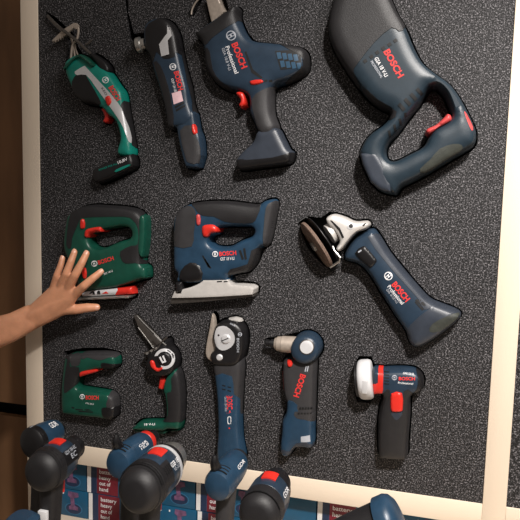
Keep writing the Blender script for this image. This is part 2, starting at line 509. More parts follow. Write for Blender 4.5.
# ================================================================== WALL TOOLS
# ---- teal garden saw (top left)
A = lambda p: T(0, 0, 2.737, p); A2 = lambda p: T(60, 20, 6.5, p); A3 = lambda p: T(60, 10, 8.667, p); a1 = lambda *p: TX(0, 0, 2.737, p)
t = tool('garden_saw', 'teal and black cordless garden saw with wire blade guard, top left of the foam', (115, 180))
F = relief('housing', A([(188,180),(200,163),(225,152),(245,158),(262,168),(285,185),(308,200),(330,232),(346,255),(352,290),(360,335),(367,375),(373,415),(365,432),(335,428),(330,412),(338,382),(332,350),(322,330),(305,318),(290,300),(268,290),(238,284),(215,262),(203,235),(192,208)]), TEAL, t, H=.027, R=.020, regions=[
    ('side_grip', A([(203,212),(226,196),(248,228),(272,270),(276,286),(262,296),(225,288),(198,240)]), DBLACK, .0006, 'black side grip'),
    ('silver_stripe', A([(205,196),(232,180,1),(286,238),(312,268),(335,300),(350,340),(361,385),(352,388),(338,350),(322,322),(296,285),(262,238),(236,205),(212,206)]), SILVERP, .0006, 'silver stripe down the side'),
    ('rear_grip', A([(330,288),(352,278),(372,330),(376,400),(366,398),(354,350)]), BLACK, .0008, 'black rear grip')])
relief('battery', A([(264,480),(268,462),(300,446),(345,428),(371,420,1),(378,455),(350,474),(285,502),(270,495)]), DBLACK, t, H=.026, R=.012, label='black battery with teal stripes')
FB = Plane(-.0305)
patch('battery_stripe', A([(318,464),(352,450),(355,454),(318,471)]), FB, .0008, TEAL, t, deep=.003)
text('battery_lettering', 'POWER FOR ALL', a1(272, 468), a1(322, 450), 2.0, FB, TEAL, t)
text('battery_lettering', '10,8V', a1(324, 449), a1(350, 438), 2.8, FB, WHITEP, t)
relief('front_rim', A2([(60,320),(150,238),(200,250),(255,300),(245,320),(200,290),(150,262),(75,335)]), GREEN, t, H=.028, R=.004, rim=-.01, cutit=False, label='dark teal front rim')
relief('guard_pivot', A2([(245,345),(255,310),(210,240),(222,218),(300,270),(330,320),(320,350),(280,352)]), DBLACK, t, H=.012, R=.008, rim=-.012)
wire('blade_arm', A3([(20,170),(150,270),(270,385)]), .0035, -.02, DSTEEL, t)
wire('guard_wire', A3([(95,455),(98,380),(112,300),(150,245),(160,160),(135,122),(80,150),(40,175)]), .0026, -.014, BEIGEM, t)
wire('guard_wire', A3([(130,430),(122,340),(105,270),(75,190)]), .0022, -.012, BEIGEM, t)
wire('guard_wire', A3([(165,415),(140,350),(130,300)]), .0018, -.012, BEIGEM, t)
wire('guard_hook', A3([(225,300),(245,290),(272,256)]), .0028, -.016, DSTEEL, t)
relief('toothed_bar', A3([(-65,262,1),(20,180,1),(110,118,1),(150,116,1),(168,140,1),(150,170,1),(118,160,1),(42,232,1),(34,226,1),(26,248,1),(16,236,1),(6,260,1),(-4,248,1),(-16,272,1),(-24,258,1),(-38,282,1),(-48,266,1),(-60,284,1)]), BEIGEM, t, H=.0024, R=.0012, rim=-.015, back=-.013, n=1, cutit=False)
relief('saw_blade', A([(130,38,1),(150,58),(192,96),(186,104),(150,72),(128,48)]), DSTEEL, t, H=.002, R=.001, rim=-.006, back=-.003, n=1)
cut(A([(125,30),(150,45),(200,90),(215,130),(235,160),(180,170),(192,110),(160,80),(132,50)]), 0)
patch('lock_button', A([(288,268),(300,262),(306,280),(296,290)]), F, .004, RED, t, dome=.003)
relief('trigger', A([(282,300),(292,296),(303,306),(307,325),(298,338),(287,334),(292,322),(288,310)]), RED, t, H=.014, R=.006, label='red trigger')
emblem(a1(289, 219), 3.3, 58, F, t, dark=TEAL)
text('logo_lettering', 'BOSCH', a1(297, 240), a1(319, 278), 5.2, F, REDP, t)
text('model_lettering', 'KEO', a1(277, 242), a1(290, 262), 2.2, F, DARKP, t)

# ---- multi-cutter
B = lambda p: T(120, 0, 2.89, p); B2 = lambda p: T(120, 0, 8.667, p); b1 = lambda *p: TX(120, 0, 2.89, p)
t = tool('oscillating_multi_tool', 'slim navy and black cordless multi tool with a silver flash on its head, hung upright', (180, 165))
F = relief('housing', B([(80,84),(98,64),(128,56),(154,68),(172,100),(182,150),(194,205),(208,255),(214,300),(225,345),(200,372),(170,374),(164,378),(149,370),(144,345),(138,312),(126,268),(108,215),(96,170),(84,150),(78,118)]), NAVY, t, H=.030, R=.020, regions=[
    ('head_cover', B([(74,84),(98,60),(128,50),(156,64),(176,100),(186,160),(160,150),(158,164),(128,170),(106,150),(96,180),(80,160)]), DBLACK, .0007, 'glossy black gear head cover'),
    ('side_grip', B([(98,180),(118,190),(140,250),(150,300),(160,372),(148,376),(124,270)]), BLACK, .0007),
    ('edge_grip', B([(178,160),(186,150),(214,255),(228,345),(214,340),(200,260)]), BLACK, .0007)])
F2 = relief('battery_holder', B([(160,330),(218,318),(232,370),(243,400),(247,450,1),(236,486,1),(222,490),(198,486,1),(188,455),(176,400),(172,374)]), NAVY, t, H=.026, R=.012, regions=[('rubber_panel', B([(174,378),(205,362),(220,395),(232,430),(228,472),(200,470),(190,455)]), GREYR, .0008, 'grey rubber panel')])
patch('silver_flash', B2([(415,200,1),(435,205,1),(450,310,1),(415,352,1),(427,470,1),(360,490,1),(340,385,1),(410,290,1)]), F, .0008, SILVERP, t, n=1, label='silver flash')
patch('release_lever', B([(207,362),(219,360),(224,384),(212,388)]), F2, .004, RED, t, dome=.003)
lathe('tool_collar', P(120+150/8.667, 395/8.667, -.02), P(120+250/8.667, 372/8.667, -.02), [(0,.014),(.0015,.0165),(.010,.0165),(.012,.012),(.02,.012)], STEEL, t)
lathe('tool_flange', P(120+128/8.667, 400/8.667, -.02), P(120+250/8.667, 372/8.667, -.02), [(0,.011),(.001,.0125),(.006,.0125),(.007,.009)], DBLACK, t)
cut([(122,-20),(127,-20),(128,12),(134,34),(147,32),(150,52),(138,50),(130,38)], .0005)
emblem(b1(153, 193), 3.4, 75, F, t)
text('logo_lettering', 'BOSCH', b1(156, 208), b1(170, 262), 5.0, F, REDP, t)
text('model_lettering', 'GOP 12V-28', b1(148, 228), b1(158, 266), 2.4, F, WHITEP, t)
patch('rating_label', B([(150,270,1),(176,262,1),(183,292,1),(156,302,1)]), F, .0006, mat('pink_label', (226, 190, 196), .5), t, n=1)
for k in range(2): patch('vent_slot', B([(158+k*3,308+k*9,1),(184+k*3,294+k*9,1),(186+k*3,299+k*9,1),(160+k*3,314+k*9,1)]), F, .0004, DARKP, t, n=1)

# ---- compact reciprocating saw
Cc = lambda p: T(190, 0, 2.89, p); c1 = lambda *p: TX(190, 0, 2.89, p)
t = tool('compact_sabre_saw', 'pistol-grip navy cordless sabre saw with a pale blade holder pointing up, top centre', (265, 160))
F = relief('housing', Cc([(27,112),(30,98),(75,65),(120,35),(136,24),(148,30),(146,52),(158,85),(175,112),(195,124),(250,130),(305,137),(335,148),(345,172),(341,208),(318,226),(285,242),(255,252),(245,270),(243,300),(246,335),(258,370),(245,395),(215,398),(200,380),(190,355),(178,330),(178,310),(174,284),(150,272),(112,262),(78,240),(55,200),(50,160),(42,128)]), NAVY, t, H=.036, R=.026, regions=[
    ('nose_collar', Cc([(20,116),(26,92),(75,58),(136,15),(156,28),(152,52),(105,80),(62,112),(46,130)]), BLACK, .001, 'black nose collar'),
    ('rear_grip', Cc([(258,128),(340,140),(352,175),(346,212),(300,240),(262,258),(300,215),(325,190),(320,160)]), BLACK, .0008),
    ('belly_grip', Cc([(45,140),(58,150),(66,200),(90,235),(130,262),(120,280),(70,250),(45,200)]), BLACK, .0008),
    ('handle_grip', Cc([(178,290),(205,262),(250,250),(262,290),(262,370),(250,400),(212,402),(196,370),(188,340)]), GREYR, .0008, 'charcoal handle grip')])
F2 = relief('battery_foot', Cc([(143,462),(160,440),(190,412),(205,380),(255,370),(275,400),(290,430),(302,440),(300,462),(288,474),(240,482),(200,487),(156,493),(144,484)]), NAVYG, t, H=.034, R=.014, regions=[('base_shoe', Cc([(138,462),(165,462),(240,455),(306,440),(306,470),(240,490),(150,498)]), DBLACK, .0008, 'black battery shoe')])
relief('blade_holder', Cc([(45,-10,1),(82,-10,1),(90,12),(104,34),(64,70),(56,40)]), BEIGEM, t, H=.004, R=.003, rim=-.014, n=1, label='pale steel blade holder')
wire('blade_clamp', Cc([(34,-12),(16,8),(6,28),(4,42)]), .002, -.004, BEIGEM, t)
cut([(203,-15),(220,-15),(228,12),(212,26)], .004); cut([(189,14),(193,16),(204,-5),(200,-8)], .002)
relief('trigger', Cc([(140,276),(150,268),(165,272),(171,290),(170,308),(158,317),(148,310),(154,294)]), RED, t, H=.030, R=.007, cutit=False, label='red trigger')
patch('lock_bar', Cc([(174,234),(206,230),(210,240),(180,246)]), F, .003, RED, t, dome=.003)
patch('vent_panel', Cc([(246,148,1),(308,144,1),(326,196,1),(262,202,1)]), F, .0004, DARKP, t, n=1)
for i in range(4):
    for j in range(2):
        patch('vent_slot', Cc([(250+i*16+j*10,152+j*24+i*2,1),(262+i*16+j*10,151+j*24+i*2,1),(266+i*16+j*10,169+j*24+i*2,1),(254+i*16+j*10,171+j*24+i*2,1)]), F, .0006, LBLUE, t, n=1)
for i in range(2): patch('vent_slot', Cc([(315+i*10,158,1),(320+i*10,158,1),(322+i*10,190,1),(317+i*10,192,1)]), F, .0005, DARKP, t, n=1)
for i in range(2): patch('vent_slot', Cc([(214+i*14,231,1),(224+i*14,230,1),(224+i*14,236,1),(214+i*14,238,1)]), F, .0005, DARKP, t, n=1)
patch('seam_groove', Cc([(158,150,1),(163,148,1),(182,200,1),(210,224,1),(205,228,1),(178,210,1)]), F, .0004, DARKP, t, n=1)
emblem(c1(119, 103), 5.0, 60, F, t, light=GREYP)
text('logo_lettering', 'BOSCH', c1(120, 128), c1(150, 200), 6.2, F, REDP, t)
text('series_lettering', 'Professional', c1(102, 136), c1(130, 214), 4.2, F, WHITEP, t)
text('model_lettering', 'GSA 10,8 V-LI', c1(92, 140), c1(112, 204), 2.8, F, GREYP, t)

# ---- big D-handle sabre saw
Dd = lambda p: T(320, 0, 2.6, p); D2 = lambda p: T(320, 0, 5.2, p); D3 = lambda p: T(380, 60, 3.718, p); d1 = lambda *p: TX(320, 0, 2.6, p); d2 = lambda *p: TX(320, 0, 5.2, p)
t = tool('sabre_saw', 'large petrol blue D-handle sabre saw with black rubber boot, biggest tool, top right', (400, 190))
F = relief('housing', Dd([(60,-50),(40,10),(28,60),(28,100),(45,145),(72,188),(100,228),(128,262),(160,285),(184,298),(172,322),(140,345),(118,368),(104,397,1),(112,430),(132,474,1),(162,500),(200,508,1),(214,488),(238,476),(290,448),(345,415),(385,392),(402,376),(405,345),(390,308),(366,262),(338,224),(300,196),(268,168),(246,130),(226,82),(198,32),(172,-30),(150,-80),(95,-85)]),
    DTEAL, t, H=.046, R=.023, holes=[D3([(24,345),(36,312),(70,275),(108,222),(150,170),(182,118),(208,112),(236,138),(254,178),(262,210),(250,232),(200,262),(180,290),(160,325),(110,352),(62,376),(34,372)])], regions=[
    ('rubber_boot', Dd([(55,-55),(30,10),(18,60),(18,100),(36,150),(62,190),(96,236),(106,224),(88,186),(98,166),(140,112),(186,72),(205,82),(220,70),(200,25),(170,-40),(150,-90),(90,-90)]), BLACK, .0016, 'black rubber boot'),
    ('handle_grip', D3([(148,405),(188,368),(222,330),(272,312),(304,316),(300,338),(242,372),(190,408),(160,420)]), OLIVE, .0012, 'worn olive grip insert'),
    ('side_rubber', Dd([(112,240),(122,232),(150,258),(200,290),(185,312),(165,300)]), BLACK, .0008),
    ('red_insert', D3([(312,192),(322,202),(345,250),(340,262),(324,228)]), DRED, .0006)])
relief('foot_pad', Dd([(106,400,1),(146,392,1),(170,430),(190,480,1),(186,502,1),(160,496),(132,474,1),(112,430)]), NAVYG, t, H=.026, R=.006, rim=-.024, back=-.01, cutit=False, label='scuffed grey blue foot pad')
relief('trigger', D3([(168,280),(172,262),(205,246),(232,222),(248,206),(264,214),(264,238),(222,262),(186,286)]), DRED, t, H=.044, R=.008, cutit=False, label='faded red trigger')
relief('boot_ridge', D2([(110,235,1),(135,225,1),(150,250),(205,330),(200,350,1),(180,345)]), BLACK, t, H=.036, R=.010, rim=-.010, cutit=False)
relief('boot_ridge', D2([(345,90,1),(362,82,1),(400,130),(452,215),(455,240,1),(430,225)]), BLACK, t, H=.033, R=.010, rim=-.010, cutit=False)
for x, y in ((235,318),(268,295),(298,273),(330,252),(362,232),(392,212)): patch('vent_slot', D2(quad((x,y),19,17,-36)), F, .0008, DARKP, t, n=1)
text('logo_lettering', 'BOSCH', d2(330, 270), d2(408, 408), 6.6, F, REDP, t)
text('model_lettering', 'GSA 18 V-LI', d2(282, 305), d2(338, 402), 3.9, F, WHITEP, t)
text('series_lettering', 'PROFESSIONAL', d2(262, 322), d2(318, 408), 2.6, F, GREYP, t)
for i in range(4):
    x, y = 66 + i * 22, 168 - i * 19
    patch('vent_slot', D3([(x,y,1),(x+9,y-9,1),(x+30,y+14,1),(x+20,y+24,1)]), F, .0008, DARKP, t, n=1)
for i in range(4): patch('vent_slot', D3(quad((36 + i*20, 275 - i*22), 9, 26, -10)), F, .0008, DARKP, t, n=1)

# ---- green jigsaw
E = lambda p: T(65, 198, 4.955, p); e1 = lambda *p: TX(65, 198, 4.955, p)
t = tool('green_jigsaw', 'dark green D-handle jigsaw with black top grip, being touched by the hand', (112, 295))
F = relief('housing', E([(30,110),(45,78),(90,48),(150,34),(230,38),(310,44),(370,58),(398,82),(412,112),(412,200),(402,285),(404,325),(425,340),(426,392),(385,405),(330,425),(265,442),(150,455),(102,460),(84,410),(62,360),(40,305),(22,260),(16,210)]), GREEN, t, H=.030, R=.017,
    holes=[E([(146,205),(148,184),(196,166),(230,156),(270,150),(300,144),(338,150),(350,174),(338,196),(280,215),(222,240),(178,244),(155,228)])], regions=[
    ('top_grip', E([(8,230),(20,110),(40,70),(90,38),(150,24),(310,34),(375,48),(400,78),(382,92),(376,250),(392,300),(405,330),(350,322),(300,324),(280,302),(276,264),(330,236),(362,228),(362,150),(335,108),(290,92),(104,96),(78,104),(56,150),(36,200),(30,250)]), BLACK, .0009, 'black rubber top grip')])
relief('battery_rail', E([(380,98),(400,84),(412,110),(411,200),(402,275),(392,292),(374,262),(376,180)]), GREEN, t, H=.018, R=.005, rim=-.016, cutit=False)
for k in range(3): patch('vent_slot', E([(296+k*10,280+k*9-4,1),(356,248+k*18,1),(358,254+k*18,1),(300+k*12,288+k*9,1)]), F, .0006, GREYR, t, n=1)
relief('trigger', E([(126,182),(130,158),(150,144),(204,136),(216,150),(212,168),(190,168),(158,176),(146,194),(132,194)]), RED, t, H=.034, R=.006, cutit=False, label='red trigger')
patch('lock_button', E([(78,110),(96,106),(100,146),(80,152)]), F, .004, RED, t, dome=.003)
patch('blade_release', E([(82,352),(104,346),(108,392),(92,400)]), F, .003, RED, t, dome=.003)
emblem(e1(146, 325), 3.0, -15, F, t, dark=GREEN)
text('logo_lettering', 'BOSCH', e1(168, 330), e1(244, 306), 4.0, F, REDP, t)
text('model_lettering', 'PST 18 LI', e1(196, 382), e1(238, 364), 1.9, F, WHITEP, t)
relief('base_plate', E([(66,492,1),(120,484,1),(335,474,1),(352,478,1),(340,490,1),(120,500,1),(66,504,1)]), STEEL, t, H=.03, R=.002, n=1, margin=.006, label='steel base plate')
FP = relief('plate_cover', E([(104,466,1),(130,452),(265,440),(352,434,1),(357,470,1),(265,476),(110,486,1)]), WHITEPL, t, H=.024, R=.004, n=1, cutit=False, label='pale cover with a red end', regions=[('red_end', E([(262,430,1),(360,425,1),(360,480,1),(264,482,1)]), RED, .0008, 'red end piece')])
for q in ([(120,478),(138,456),(150,456),(150,478),(138,478),(138,468)], [(160,476),(166,454),(182,452),(176,476)], [(184,474),(204,462),(216,472)]): patch('plate_print', E([(a, b, 1) for a, b in q]), FP, .0007, DARKP if q[0][0] < 170 else RED, t, n=1)

# ---- blue jigsaw
Ff = lambda p: T(165, 185, 4, p); f1 = lambda *p: TX(165, 185, 4, p)
t = tool('blue_jigsaw', 'navy D-handle jigsaw with bright steel base plate, middle of the second row', (215, 298))
F = relief('housing', Ff([(54,125),(85,86),(150,68),(250,65),(345,76),(385,76),(408,62),(442,56),(452,76),(440,140),(420,232),(394,248),(384,270),(366,315),(340,343),(300,352),(268,362),(262,384),(72,388),(66,352),(50,330),(48,250),(48,170)]), BLUE, t, H=.034, R=.019,
    holes=[Ff([(236,170),(345,168),(366,180),(355,203),(312,220),(268,243),(218,243),(194,226),(198,205),(226,196)])], regions=[
    ('top_grip', Ff([(125,60),(250,55),(350,66),(384,80),(368,128),(352,150),(300,152),(240,146),(196,126),(150,122),(118,90)]), BLACK, .0009, 'black top grip'),
    ('front_grip', Ff([(40,180),(50,115),(90,84),(118,96),(124,130),(116,190),(108,245),(40,245)]), GREYR, .0009, 'charcoal front grip'),
    ('battery_socket', Ff([(404,92),(424,70),(455,68),(446,140),(424,236),(392,232),(396,160)]), GREYR, .0012, 'grey battery socket'),
    ('rear_rubber', Ff([(345,262),(390,252),(372,320),(345,346),(260,362),(262,336),(330,316)]), BLACK, .0007)])
relief('trigger', Ff([(164,172),(176,154),(212,152),(230,168),(228,188),(204,194),(190,208),(170,204)]), RED, t, H=.038, R=.006, cutit=False, label='red trigger')
patch('lock_button', Ff([(125,122),(140,120),(142,156),(128,160)]), F, .003, DRED, t, dome=.003)
emblem(f1(201, 276), 2.9, 0, F, t)
text('logo_lettering', 'BOSCH', f1(218, 284), f1(286, 279), 4.2, F, REDP, t)
text('model_lettering', 'GST 18 V-LI', f1(222, 302), f1(278, 299), 3.0, F, WHITEP, t)
for i in range(3): patch('vent_slot', Ff([(148+i*9,282+i*14,1),(154+i*9,282+i*14,1),(178+i*4,326+i*3,1),(172+i*4,328+i*3,1)]), F, .0005, DARKP, t, n=1)
for i in range(2): patch('vent_slot', Ff([(296+i*17,262-i*8,1),(304+i*17,260-i*8,1),(316+i*12,296,1),(308+i*12,300,1)]), F, .0005, DARKP, t, n=1)
patch('chip_guard', Ff([(62,345),(100,310),(140,325),(148,380),(66,386)]), F, .003, DBLACK, t, dome=.004, label='black chip guard')
FP = relief('base_plate', Ff([(28,452,1),(40,424,1),(66,418),(100,410),(142,392),(156,378,1),(256,378,1),(266,398),(340,404),(358,416,1),(352,438,1),(300,442),(150,450)]), ALU, t, H=.006, R=.0025, rim=-.030, n=2, margin=.006, label='bright metal base plate')
relief('plate_edge', Ff([(22,462,1),(28,452,1),(150,450),(352,438,1),(356,446,1),(150,468),(24,476,1)]), DSTEEL, t, H=.004, R=.002, rim=-.024, n=2, cutit=False)
for q in ([(50,428),(64,427),(66,433),(50,434)], [(208,384),(228,383),(228,388),(208,389)], [(236,384),(252,383),(250,388),(234,389)]): patch('plate_slot', Ff([(a, b, 1) for a, b in q]), FP, .0005, DARKP, t, n=1)
relief('plunger', Ff([(64,380,1),(92,378,1),(92,420,1),(66,424,1)]), DBLACK, t, H=.039, R=.003, n=1, cutit=False)

# ---- angle grinder
G = lambda p: T(290, 195, 2.89, p); G2 = lambda p: T(290, 195, 6.5, p); G4 = lambda p: T(355, 240, 4.727, p); g4 = lambda *p: TX(355, 240, 4.727, p)
t = tool('angle_grinder', 'slate blue cordless angle grinder with cast metal gear head and worn disc', (400, 330))
F = relief('housing', G([(158,172),(176,140),(202,114),(240,96),(262,120),(290,165),(330,215),(370,262),(405,298),(440,314),(488,334),(488,354),(440,395),(385,430),(360,433),(345,420),(335,390),(300,340),(262,280),(228,225),(200,198),(165,188)]), NAVY, t, H=.036, R=.026, regions=[
    ('upper_grip', G4([(60,-15),(140,-20),(180,60),(240,130),(310,210),(370,268),(400,300),(330,330),(300,280),(210,180),(150,110)]), NAVYG, .0007, 'slate grey upper shell'),
    ('tail', G([(330,400),(372,352),(405,328),(430,305),(495,330),(495,360),(385,440),(350,440)]), NAVYG, .0008, 'flared slate tail'),
    ('tail_panel', G4([(352,432),(366,396),(430,362),(490,344),(480,372),(400,430)]), OLIVE, .0011, 'worn tail panel')])
FH = relief('gear_head', G2([(238,152),(275,125),(312,128),(365,146),(425,172),(500,168),(522,192),(500,222),(440,244),(392,292),(345,350),(322,365),(302,345),(326,295),(292,232),(252,196)]), ALU, t, H=.024, R=.009, rim=-.018, cutit=True, label='cast metal gear head')
patch('mounting_hole', circ(TX(290,195,6.5,(393,202)), 3.6, 16), FH, .0006, SILVERP, t, n=1); patch('mounting_hole', circ(TX(290,195,6.5,(397,200)), 2.1, 14), FH, .0012, DARKP, t, n=1)
patch('head_groove', G2([(262,165,1),(272,165,1),(325,215,1),(352,275,1),(340,282,1),(318,232,1)]), FH, .0008, DARKP, t, n=1)
patch('head_groove', G2([(470,196,1),(488,182,1),(500,184,1),(478,202,1)]), FH, .0008, DARKP, t, n=1)
pc = P(290 + 180/6.5, 195 + 318/6.5, -.010)
la = (P(290 + 270/6.5, 195 + 470/6.5, -.01) - P(290 + 75/6.5, 195 + 180/6.5, -.01)).normalized()
sp = la.cross(Vector((0, 1, 0))).normalized()
if sp.x > 0: sp = -sp
sp = (sp + Vector((0, -.34, 0))).normalized()
lathe('grinding_disc', pc, pc + sp, [(0,.02),(0,.054),(.001,.055),(.006,.055),(.008,.052),(.010,.046),(.0095,.02),(.007,.012),(.007,0)], ABRAS, t, label='worn brown grinding disc', seg=48)
lathe('disc_nut', pc + sp*.006, pc + sp, [(0,.011),(.007,.011),(.008,.009),(.008,0)], STEEL, t, seg=6)
def half_guard():
    bm = bmesh.new(); u = la; v = sp.cross(la).normalized()
    if v.y > 0: v = -v
    prof = [(-.014, .022), (-.014, .060), (-.012, .062), (.006, .062), (.006, .0605), (-.011, .0605), (-.012, .058), (-.012, .022)]
    v = -v; rings = []
    for i in range(25):
        a = math.radians(2 + 176 * i / 24)
        dr = u * math.cos(a) + v * math.sin(a)
        rings.append([bm.verts.new(pc + sp * t_ + dr * r_) for t_, r_ in prof])
    for a, b in zip(rings, rings[1:]):
        for k in range(8): bm.faces.new((a[k], a[(k+1) % 8], b[(k+1) % 8], b[k]))
    bm.faces.new(rings[0]); bm.faces.new(rings[-1][::-1])
    bmesh.ops.recalc_face_normals(bm, faces=bm.faces); return bm
g_ = link('disc_guard', half_guard(), DARKP, t, 'black disc guard')
lathe('guard_plate', pc - sp*.013, pc, [(0,.02),(0,.056),(.001,.057),(.002,.057),(.003,.02)], DBLACK, t, seg=48)
q0 = P(290 + 262/6.5, 195 + 252/6.5, -.018)
lathe('spindle_collar', q0 + sp*.004, q0 - sp, [(0,.020),(.001,.0215),(.010,.0215),(.012,.019),(.022,.017)], ALU, t, seg=36)
link('guard_lever', tube_bm([P(290+a/6.5, 195+b/6.5, y) for a, b, y in ((278,335,-.03),(285,360,-.034),(325,405,-.034),(322,432,-.03),(262,470,-.02))], .0026), STEEL, t)
cut(G2([(60,165),(110,140),(200,150),(260,110),(300,120),(300,300),(340,420),(270,490),(200,440),(120,350),(75,250)]), .001)
patch('slide_switch', G4([(0,62),(40,28),(58,40),(95,82),(102,104),(76,130),(62,122)]), F, .005, DBLACK, t, dome=.006, label='black slide switch')
patch('switch_mark', G4(quad((24,52),18,6,-35)), F, .0058, GREYP, t, n=1)
emblem(g4(158, 170), 4.2, 48, F, t)
text('logo_lettering', 'BOSCH', g4(172, 212), g4(240, 294), 6.0, F, REDP, t)
text('series_lettering', 'Professional', g4(152, 222), g4(220, 306), 3.8, F, WHITEP, t)
text('model_lettering', 'GWS 18-125 V-LI', g4(146, 236), g4(196, 300), 2.2, F, GREYP, t)
for k in range(4): patch('vent_slot', G4([(284+k*5,284-k*3+k*8,1),(294+k*5,278-k*3+k*8,1),(330,308+k*9,1),(322,316+k*9,1)][:4] if k < 1 else [(272+k*10,300-k*7,1),(278+k*10,296-k*7,1),(318+k*7,336-k*8,1),(311+k*7,342-k*8,1)]), F, .0007, DARKP, t, n=1)

# ---- green tacker
S = lambda p: T(60, 342, 6.5, p); s1 = lambda *p: TX(60, 342, 6.5, p)
t = tool('cordless_tacker', 'small dark green cordless tacker shaped like a C, bottom left of the foam', (90, 412))
F = relief('housing', S([(58,100),(75,74),(150,68),(260,64),(345,66),(380,80),(392,118),(384,155),(350,165),(290,165),(215,182),(165,204),(146,232),(140,278),(165,290),(260,305),(338,318,1),(372,345),(382,400),(380,468,1),(350,490,1),(280,480),(150,466),(45,450,1),(37,400),(36,300),(45,180)]), GREEN, t, H=.026, R=.014, regions=[
    ('side_grip', S([(28,330),(30,240),(42,160),(55,80),(80,76),(68,120),(66,160),(122,164),(126,230),(108,275),(62,312)]), BLACK, .0008, 'black side grip'),
    ('nose_plate', S([(72,84),(142,76),(134,120),(122,152),(74,154)]), GREYR, .0008),
    ('handle_grip', S([(146,60),(350,56),(385,74),(372,96),(320,100),(270,118),(220,112),(178,100),(148,112)]), GREYR, .0008, 'charcoal handle grip'),
    ('handle_underside', S([(272,136),(320,140),(392,148),(386,170),(290,172),(268,160)]), DBLACK, .0006),
    ('battery_end', S([(334,318),(378,342),(388,425),(304,424),(312,370)]), GREYR, .0008, 'charcoal battery end'),
    ('battery_foot', S([(272,432),(304,426),(390,426),(388,475),(350,498),(284,488)]), DBLACK, .0012, 'black battery foot')])
relief('trigger', S([(158,186),(180,168),(262,158),(275,168),(268,182),(225,196),(186,206),(164,212)]), RED, t, H=.028, R=.005, cutit=False, label='red trigger')
emblem(s1(145, 355), 2.5, 0, F, t, dark=GREEN)
text('logo_lettering', 'BOSCH', s1(168, 372), s1(252, 374), 3.8, F, REDP, t)
text('model_lettering', 'PTK 3,6 LI', s1(168, 402), s1(220, 408), 1.5, F, WHITEP, t)
for q in ([(76,420),(94,424),(92,432),(78,430)], [(100,434),(150,438),(150,443),(104,441)], [(122,446),(215,452),(215,458),(122,453)], [(160,438),(185,436),(205,444),(172,445)]): patch('vent_slot', S([(a, b, 1) for a, b in q]), F, .0005, DARKP, t, n=1)
cut(S([(28,62),(150,40),(300,40),(395,62),(405,110),(392,120),(60,110),(30,88)]), .001)

# ---- mini chainsaw
H1 = lambda p: T(130, 315, 7.43, p); H2 = lambda p: T(130, 370, 6.933, p); h1 = lambda *p: TX(130, 315, 7.43, p); h2 = lambda *p: TX(130, 370, 6.933, p)
t = tool('mini_chainsaw', 'green and black mini chainsaw with a white dial on its head and short dark bar', (165, 430))
F = relief('housing', H2([(262,50),(290,5),(330,-20),(358,10),(372,80),(380,180),(376,300),(366,380),(346,398),(280,396),(252,408),(130,405),(36,396),(46,376),(84,350),(150,342),(230,342),(262,320),(270,260),(262,170),(248,130),(252,85)]), GREEN, t, H=.024, R=.015, regions=[
    ('handle_grip', H2([(286,60),(320,10),(350,-30),(378,60),(390,190),(380,330),(362,352),(300,362),(232,352),(262,318),(266,250),(258,160),(284,152),(290,110)]), BLACK, .0009, 'black handle grip')])
relief('foot_edge', H2([(38,410,1),(60,402),(200,408),(345,404),(360,398),(340,414),(270,420),(248,434),(130,424),(40,418)]), GREEN, t, H=.012, R=.004, rim=-.004, cutit=True)
FH = relief('chain_cover', H1([(160,310),(178,250),(215,215),(240,195),(300,170),(320,225),(352,262),(372,320),(362,390),(330,425),(280,440),(215,432),(170,395),(150,350)]), DBLACK, t, H=.032, R=.010, label='black chain cover')
c = h1(258, 325)
patch('dial_ring', circ(c, 10.3, 26, a0=math.radians(-165), a1=math.radians(118)) + circ(c, 7.4, 26, a0=math.radians(118), a1=math.radians(-165)), FH, .0012, WHITEPL, t, n=1, label='pale dial ring')
patch('dial', circ(c, 6.6, 22), FH, .003, DBLACK, t, n=1, dome=.003)
patch('dial_mark', H1([(222,312,1),(232,305,1),(248,340,1),(262,338,1),(245,302,1),(255,296,1),(275,345,1),(246,356,1)]), FH, .0042, WHITEP, t, n=1)
patch('red_guard_tab', H1([(150,345),(165,335),(182,348),(196,390),(225,392),(240,382),(244,400),(215,420),(190,412),(160,385)]), FH, .004, RED, t, dome=.003, label='red guard tab')
patch('cover_patch', H1(quad((328,280),34,38,35)), FH, .0008, GREYR, t, n=1)
relief('saw_bar', H1([(28,0,1),(45,8,1),(120,85),(200,170),(262,240),(225,262),(180,250),(120,165),(62,88)]), DSTEEL, t, H=.003, R=.002, rim=-.012, n=1, margin=.002, label='dark saw bar')
wire('bar_chain', H1([(52,6),(130,88),(210,165),(262,232)]), .0012, -.015, STEEL, t); wire('bar_chain', H1([(60,92),(118,168),(178,250)]), .0011, -.015, STEEL, t)
wire('guard_wire', H1([(180,145),(222,188),(268,225)]), .0015, -.034, STEEL, t)
wire('spiked_bumper', H1([(108,285),(128,280),(160,262),(210,240),(232,205),(275,165)]), .0022, -.034, DSTEEL, t)
for a in ((128,285),(160,266),(195,248)): patch('bumper_spike', circ(h1(*a), 1.3, 8), Plane(-.036), .0015, STEEL, t, n=1, deep=.004)
relief('bumper_block', H1([(105,292,1),(190,262,1),(205,290),(165,320,1),(120,300)]), DBLACK, t, H=.012, R=.004, rim=-.02, n=1)
relief('trigger', H2([(224,42),(262,40),(264,72),(248,112),(240,126),(212,116),(216,80)]), RED, t, H=.016, R=.005, label='red trigger')
emblem(h2(326, 194), 2.3, 88, F, t, dark=BLACK)
text('logo_lettering', 'BOSCH', h2(324, 220), h2(326, 308), 3.6, F, REDP, t)
text('model_lettering', 'AdvancedCut', h2(310, 224), h2(312, 300), 1.5, F, WHITEP, t)
text('battery_lettering', '18 V-LI', h2(100, 384), h2(174, 382), 2.2, F, WHITEP, t)

